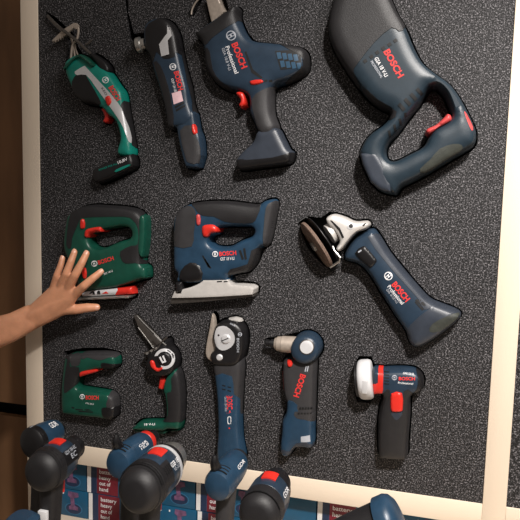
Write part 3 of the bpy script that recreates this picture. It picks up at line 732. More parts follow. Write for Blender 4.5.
# ---- fabric cutter
I = lambda p: T(195, 305, 3.25, p); I2 = lambda p: T(200, 305, 5.2, p); i1 = lambda *p: TX(195, 305, 3.25, p); i2 = lambda *p: TX(200, 305, 5.2, p)
t = tool('universal_cutter', 'slender navy and charcoal cordless cutter with a round silver blade head', (230, 445))
F = relief('housing', I([(66,190),(85,165),(140,160),(160,185),(156,260),(152,350),(155,430),(162,500),(88,505),(78,460),(82,400),(79,300),(72,230)]), GREYR, t, H=.028, R=.019, regions=[
    ('blue_shell', I([(60,228),(120,232),(126,290),(146,305),(146,350),(165,430),(170,520),(70,520),(70,300)]), BLUE, .0006, 'blue shell')])
FH = relief('blade_housing', I2([(102,92),(140,74),(190,70),(225,92),(246,130),(248,200),(236,255),(214,292),(180,304),(112,300),(82,285),(72,240),(95,212),(84,150)]), DBLACK, t, H=.034, R=.008, label='black blade housing')
relief('base_foot', I2([(65,45,1),(76,62),(82,110),(76,150),(84,205),(104,232),(96,268),(82,296),(45,280),(32,250),(36,200),(50,130),(58,80)]), BEIGEM, t, H=.006, R=.003, rim=-.018, back=-.01, n=2, cutit=True, label='pale steel cutting foot')
patch('blade_disc', I2([(86,122),(108,110),(138,112),(172,142),(182,178),(172,208),(148,228),(116,236),(88,216),(76,170)]), FH, .0012, SILVERP, t, label='round steel blade')
patch('blade_hub', circ(i2(136, 176), 5.0, 20), FH, .004, SILVERP, t, n=1, dome=.004); patch('hub_slot', I2([(116,182,1),(150,168,1),(152,172,1),(118,186,1)]), FH, .0048, DARKP, t, n=1)
patch('rivet', circ(i2(98, 156), 1.0, 10), FH, .0018, DARKP, t, n=1)
patch('clamp_screw', circ(i2(102, 272), 3.3, 18), FH, .003, SILVERP, t, n=1, dome=.003, label='bright clamp screw')
relief('top_plate', I2([(150,68,1),(185,62),(215,70),(222,84,1),(190,78)]), ALU, t, H=.02, R=.003, n=1)
text('housing_lettering', 'BOSCH', i2(192, 172), i2(192, 245), 2.4, FH, GREYP, t); emblem(i2(208, 153), 2.0, 88, FH, t, light=GREYP, dark=DBLACK)
text('housing_lettering', 'GUS', i2(155, 98), i2(182, 112), 1.5, FH, GREYP, t)
text('logo_lettering', 'BOSCH', i1(103, 294), i1(105, 352), 5.6, F, REDP, t)
text('model_lettering', 'GUS 12V-300', i1(96, 298), i1(98, 345), 1.8, F, GREYP, t)
patch('battery_gauge', circ(i1(112, 373), 3.9, 16, 1.0), F, .0007, WHITEP, t, n=1, hole=None) if 0 else None
patch('battery_gauge', I([(107,362),(117,362),(118,374),(117,386),(107,386),(106,374)]), F, .0006, WHITEP, t, hole=I([(109,365),(115,365),(116,374),(115,383),(109,383),(108,374)]))
patch('indicator_frame', I([(104,360,1),(120,360,1),(120,410,1),(104,410,1)]), F, .0003, DARKP, t, n=1)
patch('indicator_light', circ(i1(112, 400), .8, 10), F, .0008, RED, t, n=1)
for i in range(2):
    for j in range(2): patch('vent_slot', I(quad((94+i*18, 262+j*12+i*5), 12, 4, 15)), F, .0007, DARKP, t, n=1)

# ---- angle driver
J = lambda p: T(260, 325, 4, p); j1 = lambda *p: TX(260, 325, 4, p)
t = tool('angle_driver', 'navy and charcoal right-angle driver with a short black chuck pointing left', (300, 450))
F = relief('housing', J([(100,135),(140,118),(222,112),(228,150),(226,200),(223,300),(219,400),(216,476),(180,478),(148,480),(120,514),(92,505),(87,470),(93,410),(95,372),(109,342),(112,300),(102,270),(95,200),(96,155)]), GREYR, t, H=.028, R=.018, regions=[
    ('blue_shell', J([(88,400),(104,335),(116,300),(150,320),(152,345),(225,372),(230,400),(224,490),(150,490),(120,520),(80,515)]), BLUE, .0006, 'blue lower shell'),
    ('lower_grip', J([(140,346),(230,352),(226,388),(178,378),(146,372)]), GREYR, .0010),
    ('foot_rim', J([(84,500),(96,498),(118,505),(146,472),(222,470),(220,482),(150,486),(122,518),(90,512)]), NAVYG, .0012)])
FH = relief('gear_head', circ(j1(190, 85), 15.0, 24), NAVY, t, H=.040, R=.012, rim=-.006, n=1, label='round navy gear head')
patch('head_cap', circ(j1(187, 88), 6.6, 24), FH, .0012, WHITEPL, t, n=1, label='pale round cap'); patch('cap_ring', circ(j1(187, 88), 7.6, 24), FH, .0006, DSTEEL, t, n=1)
q0 = P(265.5, 342.8, -.018); q1 = P(302, 345.5, -.018); L = (q1 - q0).length
lathe('bit_holder', q0, q1, [(0,.006),(.001,.0075),(.008,.008),(.0085,.0065),(.012,.0065),(.0125,.009),(.022,.009),(.023,.006)], DBLACK, t, label='black bit holder')
lathe('gear_collar', q0, q1, [(.020,.008),(.021,.012),(.026,.014),(.0265,.0155),(.036,.0165),(.037,.0175),(L,.0185)], BEIGEM, t, label='satin metal collar')
cut(J([(20,55),(80,45),(150,30),(150,130),(80,100),(20,90)]), .001)
patch('direction_button', J([(110,140),(128,140),(129,164),(112,166)]), F, .004, RED, t, dome=.003)
relief('trigger', J([(94,180),(104,174),(119,180),(118,220),(113,268),(104,272),(98,240)]), RED, t, H=.020, R=.006, cutit=True, label='red trigger')
text('logo_lettering', 'BOSCH', j1(163, 194), j1(134, 284), 5.6, F, REDP, t)
for i in range(2): patch('print_mark', J(quad((183+i*8, 175), 4, 22, 12)), F, .0006, GREYP, t, n=1)
for i in range(5):
    patch('vent_slot', J(quad((162+i*11, 332), 7, 7)), F, .0016, DARKP, t, n=1); patch('vent_slot', J(quad((156+i*12, 353), 8, 6)), F, .0016, DARKP, t, n=1)
patch('rating_label', J([(164,446,1),(200,440,1),(202,466,1),(164,468,1)]), F, .0010, GREYP, t, n=1)

# ---- mini cut-off tool
K = lambda p: T(330, 340, 4, p); k1 = lambda *p: TX(330, 340, 4, p)
t = tool('mini_cutting_tool', 'small black pistol-grip cutting tool with a pale round wheel guard and big red button', (393, 455))
F = relief('housing', K([(172,112),(215,108),(300,106),(348,116),(372,142),(374,178),(356,202),(324,216),(320,300),(312,400),(310,450),(290,464),(222,460),(196,444),(196,300),(214,218),(196,206),(172,202)]), NAVY, t, H=.032, R=.020, regions=[
    ('handle_grip', K([(180,310),(212,214),(240,200),(244,280),(266,318),(290,285),(294,205),(330,210),(330,300),(320,470),(180,470)]), BLACK, .0009, 'black handle grip'),
    ('rear_cap', K([(342,100),(384,100),(384,220),(330,220),(346,196),(352,150)]), DBLACK, .0008),
    ('red_ring', K([(194,100),(212,100),(212,180),(208,212),(170,212),(172,176),(192,172)]), RED, .0010, 'red ring')])
q0 = P(330 + 112/4, 340 + 158/4, -.012); q1 = P(330 + 172/4, 340 + 156/4, -.012); L = (q1 - q0).length
lathe('wheel_guard', q0, q1, [(0,.030),(.002,.037),(.005,.040),(.010,.0415),(L*.75,.0415),(L*.9,.040),(L*.97,.037),(L,.030)], WHITEPL, t, label='pale grey wheel guard', seg=48)
lathe('cutting_wheel', q0 - (q1-q0).normalized()*.004, q1, [(0,.034),(.001,.036),(.004,.036)], DBLACK, t, seg=48)
link('guard_label', box_bm(P(362,385,-.054).x, P(367.5,385,-.054).x, -.0535, -.0505, P(365,394,-.054).z, P(365,381,-.054).z, .0008), SILVERP, t)
patch('slide_button', K([(244,214),(288,212),(292,270),(284,286),(250,286),(242,268)]), F, .005, RED, t, dome=.005, label='big red slide button')
patch('button_guide', K([(246,290),(288,290),(282,306),(266,320),(252,306)]), F, .0014, NAVYG, t)
emblem(k1(258, 150), 2.6, 0, F, t, light=GREYP)
text('logo_lettering', 'BOSCH', k1(275, 160), k1(340, 161), 3.2, F, REDP, t)
text('series_lettering', 'Professional', k1(272, 174), k1(332, 178), 2.0, F, WHITEP, t)
text('model_lettering', 'GWS 12V-76', k1(292, 136), k1(336, 140), 2.0, F, WHITEP, t)
for i in range(5): patch('vent_slot', K([(216,124+i*12,1),(236,126+i*12,1),(236,130+i*12,1),(216,128+i*12,1)]), F, .0007, DARKP, t, n=1)
cut(K([(104,90),(118,68),(165,68),(175,100),(175,230),(160,250),(112,246),(100,220)]), .002)

# ================================================================== FOAM with cut-outs
def build_foam():
    loops = [[(XL1, ZR1), (XR0, ZR1), (XR0, ZT0), (XL1, ZT0)]]
    solids = []; hol = []
    for pts, mg in CUTS:
        if mg == 'holes': hol += pts; continue
        solids.append((Loops([pts]), mg))
        a = np.array(pts)
        area = .5 * np.sum(a[:, 0] * np.roll(a[:, 1], -1) - np.roll(a[:, 0], -1) * a[:, 1])
        e = np.roll(a, -1, 0) - np.roll(a, 1, 0); nrm = np.stack([e[:, 1], -e[:, 0]], 1); nrm /= np.linalg.norm(nrm, axis=1, keepdims=True) + 1e-12
        if area < 0: nrm = -nrm
        q = a + nrm * mg
        q = [tuple(x) for x in q]
        q2 = []
        for p in q:
            if not q2 or math.dist(p, q2[-1]) > .0012: q2.append(p)
        loops.append(q2)
    for h in hol:
        a = np.array(h); area = .5 * np.sum(a[:, 0] * np.roll(a[:, 1], -1) - np.roll(a[:, 0], -1) * a[:, 1])
        e = np.roll(a, -1, 0) - np.roll(a, 1, 0); nrm = np.stack([e[:, 1], -e[:, 0]], 1); nrm /= np.linalg.norm(nrm, axis=1, keepdims=True) + 1e-12
        if area < 0: nrm = -nrm
        loops.append([tuple(x) for x in a - nrm * .003])
    vs, fs = cdt(loops, [])
    V = np.array([(v.x, v.y) for v in vs]); cen = np.array([V[list(f)].mean(0) for f in fs])
    drop = np.zeros(len(cen), bool)
    for lp, mg in solids: drop |= lp.inside(cen) | (lp.dist(cen) < mg * .9)
    for h in hol:
        lp = Loops([h]); drop &= ~(lp.inside(cen) & (lp.dist(cen) > .0027))
    out = (cen[:, 0] < XL1) | (cen[:, 0] > XR0) | (cen[:, 1] < ZR1) | (cen[:, 1] > ZT0)
    bm = bmesh.new(); bv = [bm.verts.new((V[i][0], 0, V[i][1])) for i in range(len(V))]
    for f, k, u in zip(fs, drop, out):
        if not k and not u: bm.faces.new([bv[i] for i in f])
    bmesh.ops.delete(bm, geom=[v for v in bm.verts if not v.link_faces], context='VERTS')
    be = [e for e in bm.edges if len(e.link_faces) == 1]
    ge = bmesh.ops.extrude_edge_only(bm, edges=be)
    for v in [g for g in ge['geom'] if isinstance(g, bmesh.types.BMVert)]: v.co.y = FD
    bmesh.ops.recalc_face_normals(bm, faces=bm.faces)
    if sum(f.normal.y * f.calc_area() for f in bm.faces) > 0: bmesh.ops.reverse_faces(bm, faces=bm.faces)
    o = link('foam_panel', bm, FOAM, loc=((XL1 + XR0) / 2, FD, ZR1))
    tag(o, 'speckled charcoal foam with cut-outs holding the power tools, between the two upright battens', 'foam panel')
build_foam()

# ================================================================== HAND
def capsule_hull(bm, balls):
    b = bmesh.new()
    for c, r in balls:
        bmesh.ops.create_icosphere(b, subdivisions=3, radius=r, matrix=Matrix.Translation(c))
    h = bmesh.ops.convex_hull(b, input=b.verts[:])
    bmesh.ops.delete(b, geom=[v for v in b.verts if not v.link_faces], context='VERTS')
    junk = [g for g in h['geom_interior'] if isinstance(g, bmesh.types.BMVert) and g.is_valid]
    if junk: bmesh.ops.delete(b, geom=junk, context='VERTS')
    keep = set(g for g in h['geom'] if isinstance(g, bmesh.types.BMFace) and g.is_valid)
    bmesh.ops.delete(b, geom=[f for f in b.faces if f not in keep], context='FACES_ONLY')
    bmesh.ops.delete(b, geom=[e for e in b.edges if not e.link_faces], context='EDGES')
    bmesh.ops.delete(b, geom=[v for v in b.verts if not v.link_faces], context='VERTS')
    me = bpy.data.meshes.new('h'); b.to_mesh(me); b.free(); bm.from_mesh(me); bpy.data.meshes.remove(me)
def hand():
    Q = lambda a, b, Y: P(a / 4.16, 240 + b / 4.16, Y)
    elbow = P(-95, 358, -.15); fore = P(-20, 337, -.105); wr = Q(118, 322, -.072)
    w1 = Q(138, 296, -.070); w2 = Q(160, 334, -.068)
    w0 = Q(50, 363, -.085)
    K = {'little_finger': [Q(222, 204, -.062), Q(236, 150, -.070), Q(252, 108, -.066), Q(260, 76, -.060)],
         'ring_finger': [Q(250, 198, -.066), Q(276, 140, -.076), Q(296, 88, -.070), Q(310, 50, -.058)],
         'middle_finger': [Q(283, 204, -.068), Q(312, 146, -.078), Q(340, 96, -.072), Q(360, 56, -.060)],
         'index_finger': [Q(312, 226, -.066), Q(350, 190, -.074), Q(388, 158, -.066), Q(420, 132, -.054)],
         'thumb': [Q(262, 288, -.060), Q(318, 288, -.054), Q(362, 282, -.046), Q(402, 280, -.038)]}
    RR = {'little_finger': (.0095, .0082, .0074, .0064), 'ring_finger': (.0105, .0092, .0082, .0071), 'middle_finger': (.011, .0096, .0086, .0074),
          'index_finger': (.0108, .0096, .0086, .0074), 'thumb': (.0135, .0115, .0108, .0086)}
    bm = bmesh.new()
    for k, pts in K.items():
        for i in range(3): capsule_hull(bm, [(pts[i], RR[k][i]), (pts[i + 1], RR[k][i + 1])])
    kn = [(K[k][0], RR[k][0] * .98) for k in ('little_finger', 'ring_finger', 'middle_finger', 'index_finger')]
    capsule_hull(bm, kn + [(w1, .015), (w2, .015)])
    capsule_hull(bm, [(w2, .016), (K['thumb'][0], .0135), (K['index_finger'][0], .0105), (wr, .018)])
    capsule_hull(bm, [(w1, .014), (w2, .0155), (wr, .018)])
    capsule_hull(bm, [(wr + Vector((0, 0, .012)), .0165), (wr - Vector((0, 0, .012)), .0165), (w0 + Vector((0, 0, .014)), .0195), (w0 - Vector((0, 0, .015)), .0195), (w1, .014), (w2, .0145)])
    capsule_hull(bm, [(w0 + Vector((0, 0, .014)), .0195), (w0 - Vector((0, 0, .015)), .0195), (fore + Vector((0, 0, .012)), .026), (fore - Vector((0, 0, .018)), .026)])
    capsule_hull(bm, [(fore + Vector((0, 0, .012)), .026), (fore - Vector((0, 0, .018)), .026), (elbow, .046)])
    me = bpy.data.meshes.new('tmp'); bm.to_mesh(me); bm.free()
    o = bpy.data.objects.new('tmp', me); COL.objects.link(o)
    md = o.modifiers.new('r', 'REMESH'); md.mode = 'VOXEL'; md.voxel_size = .0021
    s = o.modifiers.new('s', 'SMOOTH'); s.iterations = 9; s.factor = .5
    bpy.context.view_layer.update()
    m2 = bpy.data.meshes.new_from_object(o.evaluated_get(bpy.context.evaluated_depsgraph_get()))
    bpy.data.objects.remove(o); bpy.data.meshes.remove(me)
    t = thing('person', 'person reaching in from the left, bare left hand spread over the green jigsaw', 'person', elbow)
    b = bmesh.new(); b.from_mesh(m2); bpy.data.meshes.remove(m2)
    body = link('arm_and_hand', b, SKIN, t, sharp=180)
    for k, pts in K.items():
        a, c = pts[2], pts[3]; d = (c - a).normalized(); up = Vector((0, -1, 0)); up = (up - d * up.dot(d)).normalized(); sd = d.cross(up)
        r = RR[k][3]; nb = bmesh.new(); rows = []
        for i in range(6):
            row = []
            for j in range(7):
                u = -1 + 2 * i / 5; w = -1 + 2 * j / 6
                ln = .0052 * (1 - .25 * w * w)
                ang = w * .85
                row.append(nb.verts.new(c + d * (.0005 + u * ln) + (up * math.cos(ang) + sd * math.sin(ang)) * (r * .985 - .0010 * max(u, 0))))
            rows.append(row)
        for i in range(5):
            for j in range(6): nb.faces.new((rows[i][j], rows[i][j + 1], rows[i + 1][j + 1], rows[i + 1][j]))
        bmesh.ops.recalc_face_normals(nb, faces=nb.faces)
        bmesh.ops.solidify(nb, geom=nb.faces[:], thickness=.0006)
        link('fingernail', nb, NAIL, t)
hand()

# ================================================================== SHELF, BOXES, DRILLS
YB = .034
ZS = ZS0
o = link('display_shelf', box_bm(XL0, .75, -.62, .26, ZS - .02, ZS, .001), WOODH, loc=(-.3, -.3, ZS - .02))
tag(o, 'pale wooden shelf carrying the boxes and the standing drills', 'shelf')
bh = (P(75, 490, YB).z - ZS)
xb = [P(88, 500, YB).x]
bw = P(197, 500, YB).x - xb[0]
x0 = xb[0] - bw
def product_box(x, z, label, c0=0, cx=.86):
    t = thing('product_box', label, 'box', (x + bw / 2, YB + .1, z), 'boxed tools stacked under the foam')
    e = .0012; link('carton', box_bm(x + c0 * bw + e, x + bw - e, YB, YB + .18, z + .0004, z + bh - e, .0008), BOXB, t)
    def face(nm, a, b, c, d, m, y=.0004): return link(nm, box_bm(x + a * bw, x + b * bw, YB - y, YB + .002, z + c * bh, z + d * bh), m, t)
    if not c0: face('edge_panel', .008, .045, .01, .98, BOXW)
    if not c0: face('side_panel', .045, .095, .01, .98, BOXN)
    if not c0: face('red_panel', .10, .30, .02, .98, BOXR)
    for i, s in enumerate(() if c0 else ('battery', 'heavy', 'out of', 'hand')):
        wd = (.043, .031, .031, .024)[i]
        z0 = z + bh * (.76 - i * .21)
        def mp(co, z0=z0, wd=wd): return [Vector((x + bw * .125 + u * wd, YB - .0008, z0 + v * bh * .14)) for u, v in co]
        bm = text_bm(s, mp); link('slogan_lettering', bm, WHITEP, t)
    if not c0 and cx > .8:
        def mp(co): return [Vector((x + bw * (.36 + u * .33), YB - .0008, z + bh * (.70 + v * .16))) for u, v in co]
        link('name_lettering', text_bm('battery', mp), WHITEP, t)
    def poly(nm, pts, m, y):
        bm = bmesh.new(); f = bm.faces.new([bm.verts.new((x + a * bw, YB - y, z + b * bh)) for a, b in pts])
        r = bmesh.ops.extrude_face_region(bm, geom=[f])
        for v in [g for g in r['geom'] if isinstance(g, bmesh.types.BMVert)]: v.co.y = YB + .001
        bmesh.ops.recalc_face_normals(bm, faces=bm.faces); link(nm, bm, m, t)
    ar = bw / bh
    poly('picture_ring', [(cx + .085 * math.cos(k * math.pi / 10), .30 + .085 * ar * .62 * math.sin(k * math.pi / 10)) for k in range(20)], BOXL, .0004)
    poly('picture_ring', [(cx + .075 * math.cos(k * math.pi / 10), .30 + .075 * ar * .62 * math.sin(k * math.pi / 10)) for k in range(20)], BOXN, .0007)
    poly('drill_picture', [(cx - .05, .92), (cx + .045, .90), (cx + .05, .76), (cx + .005, .70), (cx + .012, .42), (cx + .045, .38), (cx + .045, .26), (cx - .045, .26), (cx - .045, .38), (cx - .025, .42), (cx - .03, .70), (cx - .055, .76)], BOXP, .0011)
    poly('picture_spark', [(cx - .105, .80), (cx - .095, .80), (cx - .095, .86), (cx - .105, .86)], WHITEP, .0011)
lab = ['leftmost', 'second from left', 'third from left', 'rightmost']
for i in range(4):
    for j, h in enumerate(('lower', 'upper')):
        product_box(x0 + i * bw - (.004 if j else 0), ZS + j * bh, ('blue product box, %s row, %s of the boxes' if i == 0 else 'blue product box with red slogan panel, %s row, %s of the boxes') % (h, lab[i]), max(0, (XL1 + .002 - x0) / bw + (.004 / bw if j else 0)) if i == 0 else 0, .42 if i == 2 else .86)

def drill(name, label, rear, Y, front, R, spec, handle=(.5, .024, .019), hm=BLACK, bat=DBLACK, base=ZS, foot=(.034, .052), tilt=.02):
    """tool standing on its battery, pointing at the board. spec = [(part, material, [(fraction, radius/R)...], label)]"""
    p0 = P(rear[0], rear[1], Y)
    # front end lies on the sight line of `front`, at the height of the rear
    d = ray(*front); tt = (p0.z - CAM[2]) / d[2]; p1 = Vector(CAM + d * tt)
    ax = (p1 - p0).normalized(); L = (p1 - p0).length
    hx = handle[0]; hc = p0 + ax * (L * hx)
    t = thing(name, label, 'power tool', (hc.x, hc.y, base), 'cordless tools standing in front of the board')
    objs = {}
    for nm, m, prof, *lb in spec:
        objs[nm] = lathe(nm, p0, p1, [(a * L, r * R) for a, r in prof], m, t, lb[0] if lb else None, seg=36, sq=(1, 1.08))
    X = Vector((ax.y, -ax.x, 0)); A_ = ax
    top = hc - Vector((0, 0, R * .5)); bot = Vector((hc.x, hc.y, base + .055)) - ax * tilt
    secs = []
    for k in range(7):
        f = k / 6; c = top.lerp(bot, f); w = 1 - .18 * math.sin(f * math.pi) + (.12 if k > 5 else 0)
        secs.append((c, X, A_, handle[2] * w, handle[1] * w, 2.6))
    link('handle', loft_bm(secs), hm, t)
    bc = Vector((bot.x, bot.y, base)) + ax * .006
    link('battery', loft_bm([(bc + Vector((0, 0, z)), X, A_, foot[0] * s, foot[1] * s, 4.5) for z, s in ((.0005, .96), (.004, 1), (.034, 1), (.04, .97), (.052, .84), (.060, .62))]), bat, t)
    if 1:
        tb = [(hc - Vector((0, 0, R * .95)) + A_ * (handle[1] + .005) - Vector((0, 0, z)), X, A_, .008, .008 - .003 * abs(z - .015) / .015, 2.4) for z in (0, .008, .016, .024, .032)]
        link('trigger', loft_bm(tb, 14), RED, t)
    return t, p0, ax, L, X, R
def on_body(info, a, b, ang, r=1.02):
    """point on the round body: a along the axis, ang in degrees from the top towards the right"""
    t, p0, ax, L, X, R = info; g = math.radians(ang)
    return p0 + ax * (a * L) + (X * math.sin(g) + Vector((0, 0, 1.08)) * math.cos(g)) * (R * r)
def body_patch(name, info, a0, a1, g0, g1, m, r=1.02, thick=.003, label=None):
    bm = bmesh.new(); na, ng = 5, 8; rows = []
    for i in range(na + 1):
        row = []
        for j in range(ng + 1):
            rr = r if not callable(r) else r(a0 + (a1 - a0) * i / na)
            row.append(bm.verts.new(on_body(info, a0 + (a1 - a0) * i / na, 0, g0 + (g1 - g0) * j / ng, rr)))
        rows.append(row)
    for i in range(na):
        for j in range(ng): bm.faces.new((rows[i][j], rows[i][j+1], rows[i+1][j+1], rows[i+1][j]))
    bmesh.ops.recalc_face_normals(bm, faces=bm.faces)
    c = info[1] + info[2] * (a0 + a1) / 2 * info[3]
    f = bm.faces[0]
    if (f.calc_center_median() - c).dot(f.normal) < 0: bmesh.ops.reverse_faces(bm, faces=bm.faces)
    bmesh.ops.solidify(bm, geom=bm.faces[:], thickness=thick)
    return link(name, bm, m, info[0], label)
def body_text(name, s, info, a0, a1, g0, g1, m, r=1.03):
    """letters run along the axis, upright across it"""
    def mp(co): return [on_body(info, a0 + (a1 - a0) * u, 0, g1 + (g0 - g1) * v, r) for u, v in co]
    return link(name, text_bm(s, mp), m, info[0])

# left, rear of the pair
i_ = drill('impact_driver', 'blue cordless driver with round black motor cap, half hidden behind the leftmost drill', (31, 444), -.24, (54, 432), .031, [
    ('motor_cap', DBLACK, [(-.06,0),(-.055,.45),(-.02,.85),(.04,.98),(.22,1.0),(.26,.96)], 'round black motor cap'),
    ('housing', BLUE, [(.25,.80),(.27,.93),(.5,.95),(.9,.86),(1.1,.72),(1.15,.55)], 'blue housing'),
    ('nose', DBLACK, [(1.12,.55),(1.2,.5),(1.35,.36),(1.36,.2)])])
body_text('model_lettering', 'GDR', i_, .55, .85, 20, 45, WHITEP, .96)
for k in range(3): body_patch('cap_slot', i_, .04 + k*.07, .06 + k*.07, 0, 60, DARKP, .99 + k*.01, .001)
body_patch('cap_slot', i_, .05, .2, -12, -8, GREYP, 1.0, .001)
# front left
i_ = drill('impact_wrench', 'dark cordless impact wrench with a red switch on top, front left corner', (40, 474), -.36, (63, 456), .0355, [
    ('motor_cap', BLACK, [(-.10,0),(-.10,.45),(-.07,.66),(.02,.88),(.1,.95),(.11,.92),(.14,.92),(.15,.98),(.34,1.03),(.42,1.0)], 'rounded black rear cap'),
    ('housing', NAVY, [(.35,.90),(.38,.97),(.7,1.0),(.95,.95),(1.05,.82)], 'navy housing'),
    ('nose', BLACK, [(1.03,.84),(1.07,.74),(1.35,.66),(1.38,.62)]),
    ('chuck', DBLACK, [(1.37,.48),(1.39,.60),(1.58,.60),(1.6,.54),(1.62,.3),(1.63,.2)], 'black chuck')])
body_patch('direction_switch', i_, .58, .86, -16, 22, RED, 1.045, .004, 'red direction switch')
for k in range(3): body_patch('cap_groove', i_, .17 + k*.08, .19 + k*.08, -75, 75, DARKP, 1.005 + k*.012, .001)
body_patch('side_plate', i_, .42, .95, 44, 84, DBLACK, 1.01, .002)
body_text('model_lettering', 'GDX 18V-EC', i_, .48, .95, 46, 56, GREYP, 1.03); body_text('model_lettering', 'EC', i_, .64, .88, 60, 74, GREYP, 1.03)
hc = i_[1] + i_[2] * i_[3] * .5
link('rating_label', box_bm(hc.x - .007, hc.x + .010, hc.y - .0345, hc.y - .026, hc.z - .100, hc.z - .073, .0008), WHITEP, i_[0], 'white rating label')
# blue compact driver with belt clip
i_ = drill('compact_driver', 'small blue drill driver with a black belt clip and red chuck ring', (119, 464), -.26, (144, 444), .0285, [
    ('motor_cap', BLUE, [(-.10,0),(-.09,.5),(-.05,.85),(.04,.98),(.3,1.0)], 'blue motor cap'),
    ('housing', BLUE, [(.29,.97),(.31,1.0),(.7,.98),(.9,.92),(.98,.80)], 'blue housing'),
    ('chuck_ring', RED, [(.97,.74),(.99,.80),(1.12,.78),(1.2,.62)], 'red ring'),
    ('chuck', DBLACK, [(1.18,.6),(1.3,.56),(1.45,.45),(1.46,.2)], 'black chuck')])
body_text('model_lettering', 'GSR', i_, .40, .72, 42, 52, WHITEP, 1.02); body_text('model_lettering', '10,8', i_, .42, .72, 54, 63, WHITEP, 1.02)
for k in range(3): body_patch('vent_slot', i_, .00 + k*.09, .03 + k*.09, -30, 30, DARKP, .985 + k*.01, .001)
def clip(info, a0, ang=-30):
    pts = [on_body(info, a0 + .10, 0, ang, .9), on_body(info, a0 + .06, 0, ang, 1.15), on_body(info, a0 + .02, 0, ang + 2, 1.35), on_body(info, a0 - .0, 0, ang + 4, 1.6), on_body(info, a0 + .01, 0, ang + 5, 1.85)]
    link('belt_clip', tube_bm(pts, [.010, .010, .009, .007, .004]), DBLACK, info[0], 'black belt clip')
clip(i_, .0, -12)
# large drill with silver chuck
i_ = drill('hammer_drill', 'large navy and charcoal drill with a silver chuck, in front of the boxes', (137, 493), -.36, (163, 467), .0405, [
    ('motor_cap', BLACK, [(-.10,0),(-.10,.50),(-.08,.66),(.0,.86),(.08,.93),(.09,.90),(.12,.90),(.13,.97),(.2,1.0),(.21,.97),(.23,.97),(.24,1.02),(.36,1.03),(.38,1.0)], 'charcoal motor cap'),
    ('housing', NAVY, [(.32,.97),(.34,1.0),(.7,1.0),(.92,.97),(.96,.90)], 'navy housing'),
    ('gear_collar', SILVERP, [(.94,.97),(.97,.99),(1.02,.97),(1.04,.90)], 'silver gear collar'),
    ('torque_ring', DBLACK, [(1.03,.84),(1.05,.86),(1.2,.82),(1.22,.74)]),
    ('chuck', STEEL, [(1.21,.62),(1.23,.70),(1.46,.68),(1.52,.60),(1.56,.42),(1.57,.2)], 'silver chuck')])
body_patch('direction_switch', i_, .58, .84, -14, 24, RED, 1.04, .005, 'red direction switch')
body_patch('rubber_side', i_, .34, .62, 36, 95, BLACK, 1.015, .002)
for k in range(4): body_patch('vent_slot', i_, .38 + k*.06, .41 + k*.06, 46, 66, DARKP, 1.03, .001)
body_text('model_lettering', 'GSB 18', i_, .62, .9, 50, 62, WHITEP, 1.02); body_text('model_lettering', 'VE-2-LI', i_, .66, .9, 64, 73, GREYP, 1.02)
for k in range(3): body_patch('cap_groove', i_, .14 + k*.055, .155 + k*.055, -75, 75, DARKP, 1.035, .001)
# blue impact driver in the middle
i_ = drill('slim_driver', 'small blue cordless driver standing in front of the slender cutter, with a black clip', (218, 486), -.26, (235, 464), .0285, [
    ('motor_cap', BLUE, [(-.10,0),(-.09,.5),(-.05,.82),(.04,.97),(.34,1.0)], 'blue motor cap'),
    ('housing', BLUE, [(.33,.97),(.35,1.0),(.7,1.0),(.95,.95),(1.08,.85),(1.1,.7)], 'blue housing'),
    ('nose', BLACK, [(1.08,.74),(1.12,.78),(1.22,.74),(1.3,.55),(1.31,.3)])], hm=GREYR)
body_text('model_lettering', 'GDR', i_, .45, .85, 48, 62, WHITEP, 1.02)
for k in range(3): body_patch('vent_slot', i_, .00 + k*.1, .03 + k*.1, -30, 36, DARKP, .975 + k*.012, .001)
clip(i_, .0, -14)
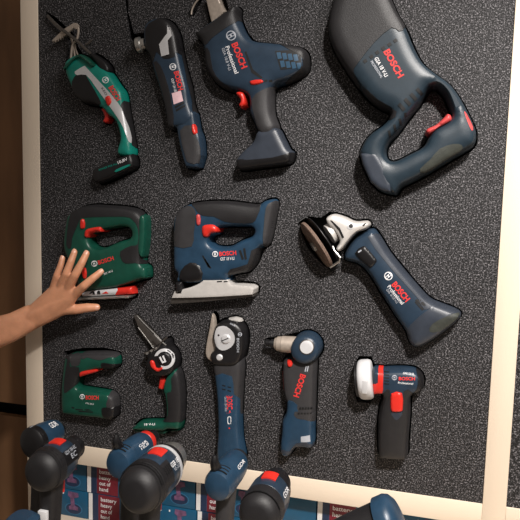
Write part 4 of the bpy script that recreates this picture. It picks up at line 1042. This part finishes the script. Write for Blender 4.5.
# black driver with red mark
i_ = drill('drill_driver', 'black and navy drill with a red switch, standing rightmost of the upright drills', (258, 517), -.36, (271, 493), .036, [
    ('motor_cap', BLACK, [(-.10,0),(-.10,.5),(-.07,.72),(.02,.90),(.1,.95),(.11,.93),(.14,.93),(.15,.98),(.4,1.02),(.44,.98)], 'black motor cap'),
    ('housing', NAVY, [(.41,.96),(.43,1.0),(.9,.98),(1.02,.9)], 'navy housing'),
    ('torque_ring', DBLACK, [(1.0,.84),(1.02,.90),(1.2,.88),(1.22,.78)]),
    ('chuck', DBLACK, [(1.21,.72),(1.24,.76),(1.5,.72),(1.6,.62),(1.64,.4),(1.65,.2)], 'glossy black chuck')])
body_patch('direction_switch', i_, .68, .98, -18, 22, RED, 1.04, .004, 'red direction switch')
body_text('model_lettering', 'GSR', i_, .5, .9, 55, 68, WHITEP, 1.03)
body_patch('cap_groove', i_, .12, .15, -70, 70, DARKP, 1.005, .001)
# blue housing at the very corner
tt_ = P(21, 523, -.50)
t = thing('blue_power_tool', 'top of a blue tool housing at the very bottom left corner', 'power tool', (tt_.x, tt_.y, ZS), 'cordless tools standing in front of the board')
link('housing', loft_bm([((tt_.x, tt_.y, z), (1, 0, 0), (0, 1, 0), .026 * s, .03 * s, 3) for z, s in ((ZS + .0005, 1.1), (ZS + .05, 1.1), (ZS + .08, .9), (tt_.z - .02, .95), (tt_.z + .004, .9), (tt_.z + .012, .6))]), BLUE, t)
link('battery', loft_bm([((tt_.x, tt_.y, ZS + z), (1, 0, 0), (0, 1, 0), .036 * s, .045 * s, 4.5) for z, s in ((.0005, 1), (.03, 1), (.04, .9))]), DBLACK, t)
# black tube tool at the bottom edge
q0 = P(322, 546, -.30); q1 = P(392, 521, -.30); Lq = (q1 - q0).length
t = thing('hot_air_gun', 'black tapered barrel with a blue rim, lying on its stand at the bottom edge', 'power tool', (q0.lerp(q1, .5).x, -.30, ZS), 'cordless tools standing in front of the board')
lathe('barrel', q0, q1, [(0,.026),(.01,.030),(Lq*.5,.0345),(Lq*.9,.038),(Lq*.92,.036)], BLACK, t, 'black barrel', seg=40)
lathe('rear_cap', q0, q1, [(Lq*.86,.038),(Lq*.87,.043),(Lq*1.0,.044),(Lq*1.06,.041),(Lq*1.10,.034),(Lq*1.12,.02),(Lq*1.13,0)], BLUE, t, 'blue rear cap', seg=40)
mid = q0.lerp(q1, .55)
link('handle', loft_bm([((mid.x, mid.y, z), (1, 0, 0), (0, 1, 0), .022 * s, .018 * s, 2.6) for z, s in ((mid.z - .02, 1.1), (mid.z - .08, .9), (ZS + .03, 1.0), (ZS + .0205, 1.4), (ZS + .0005, 1.8))]), BLACK, t)
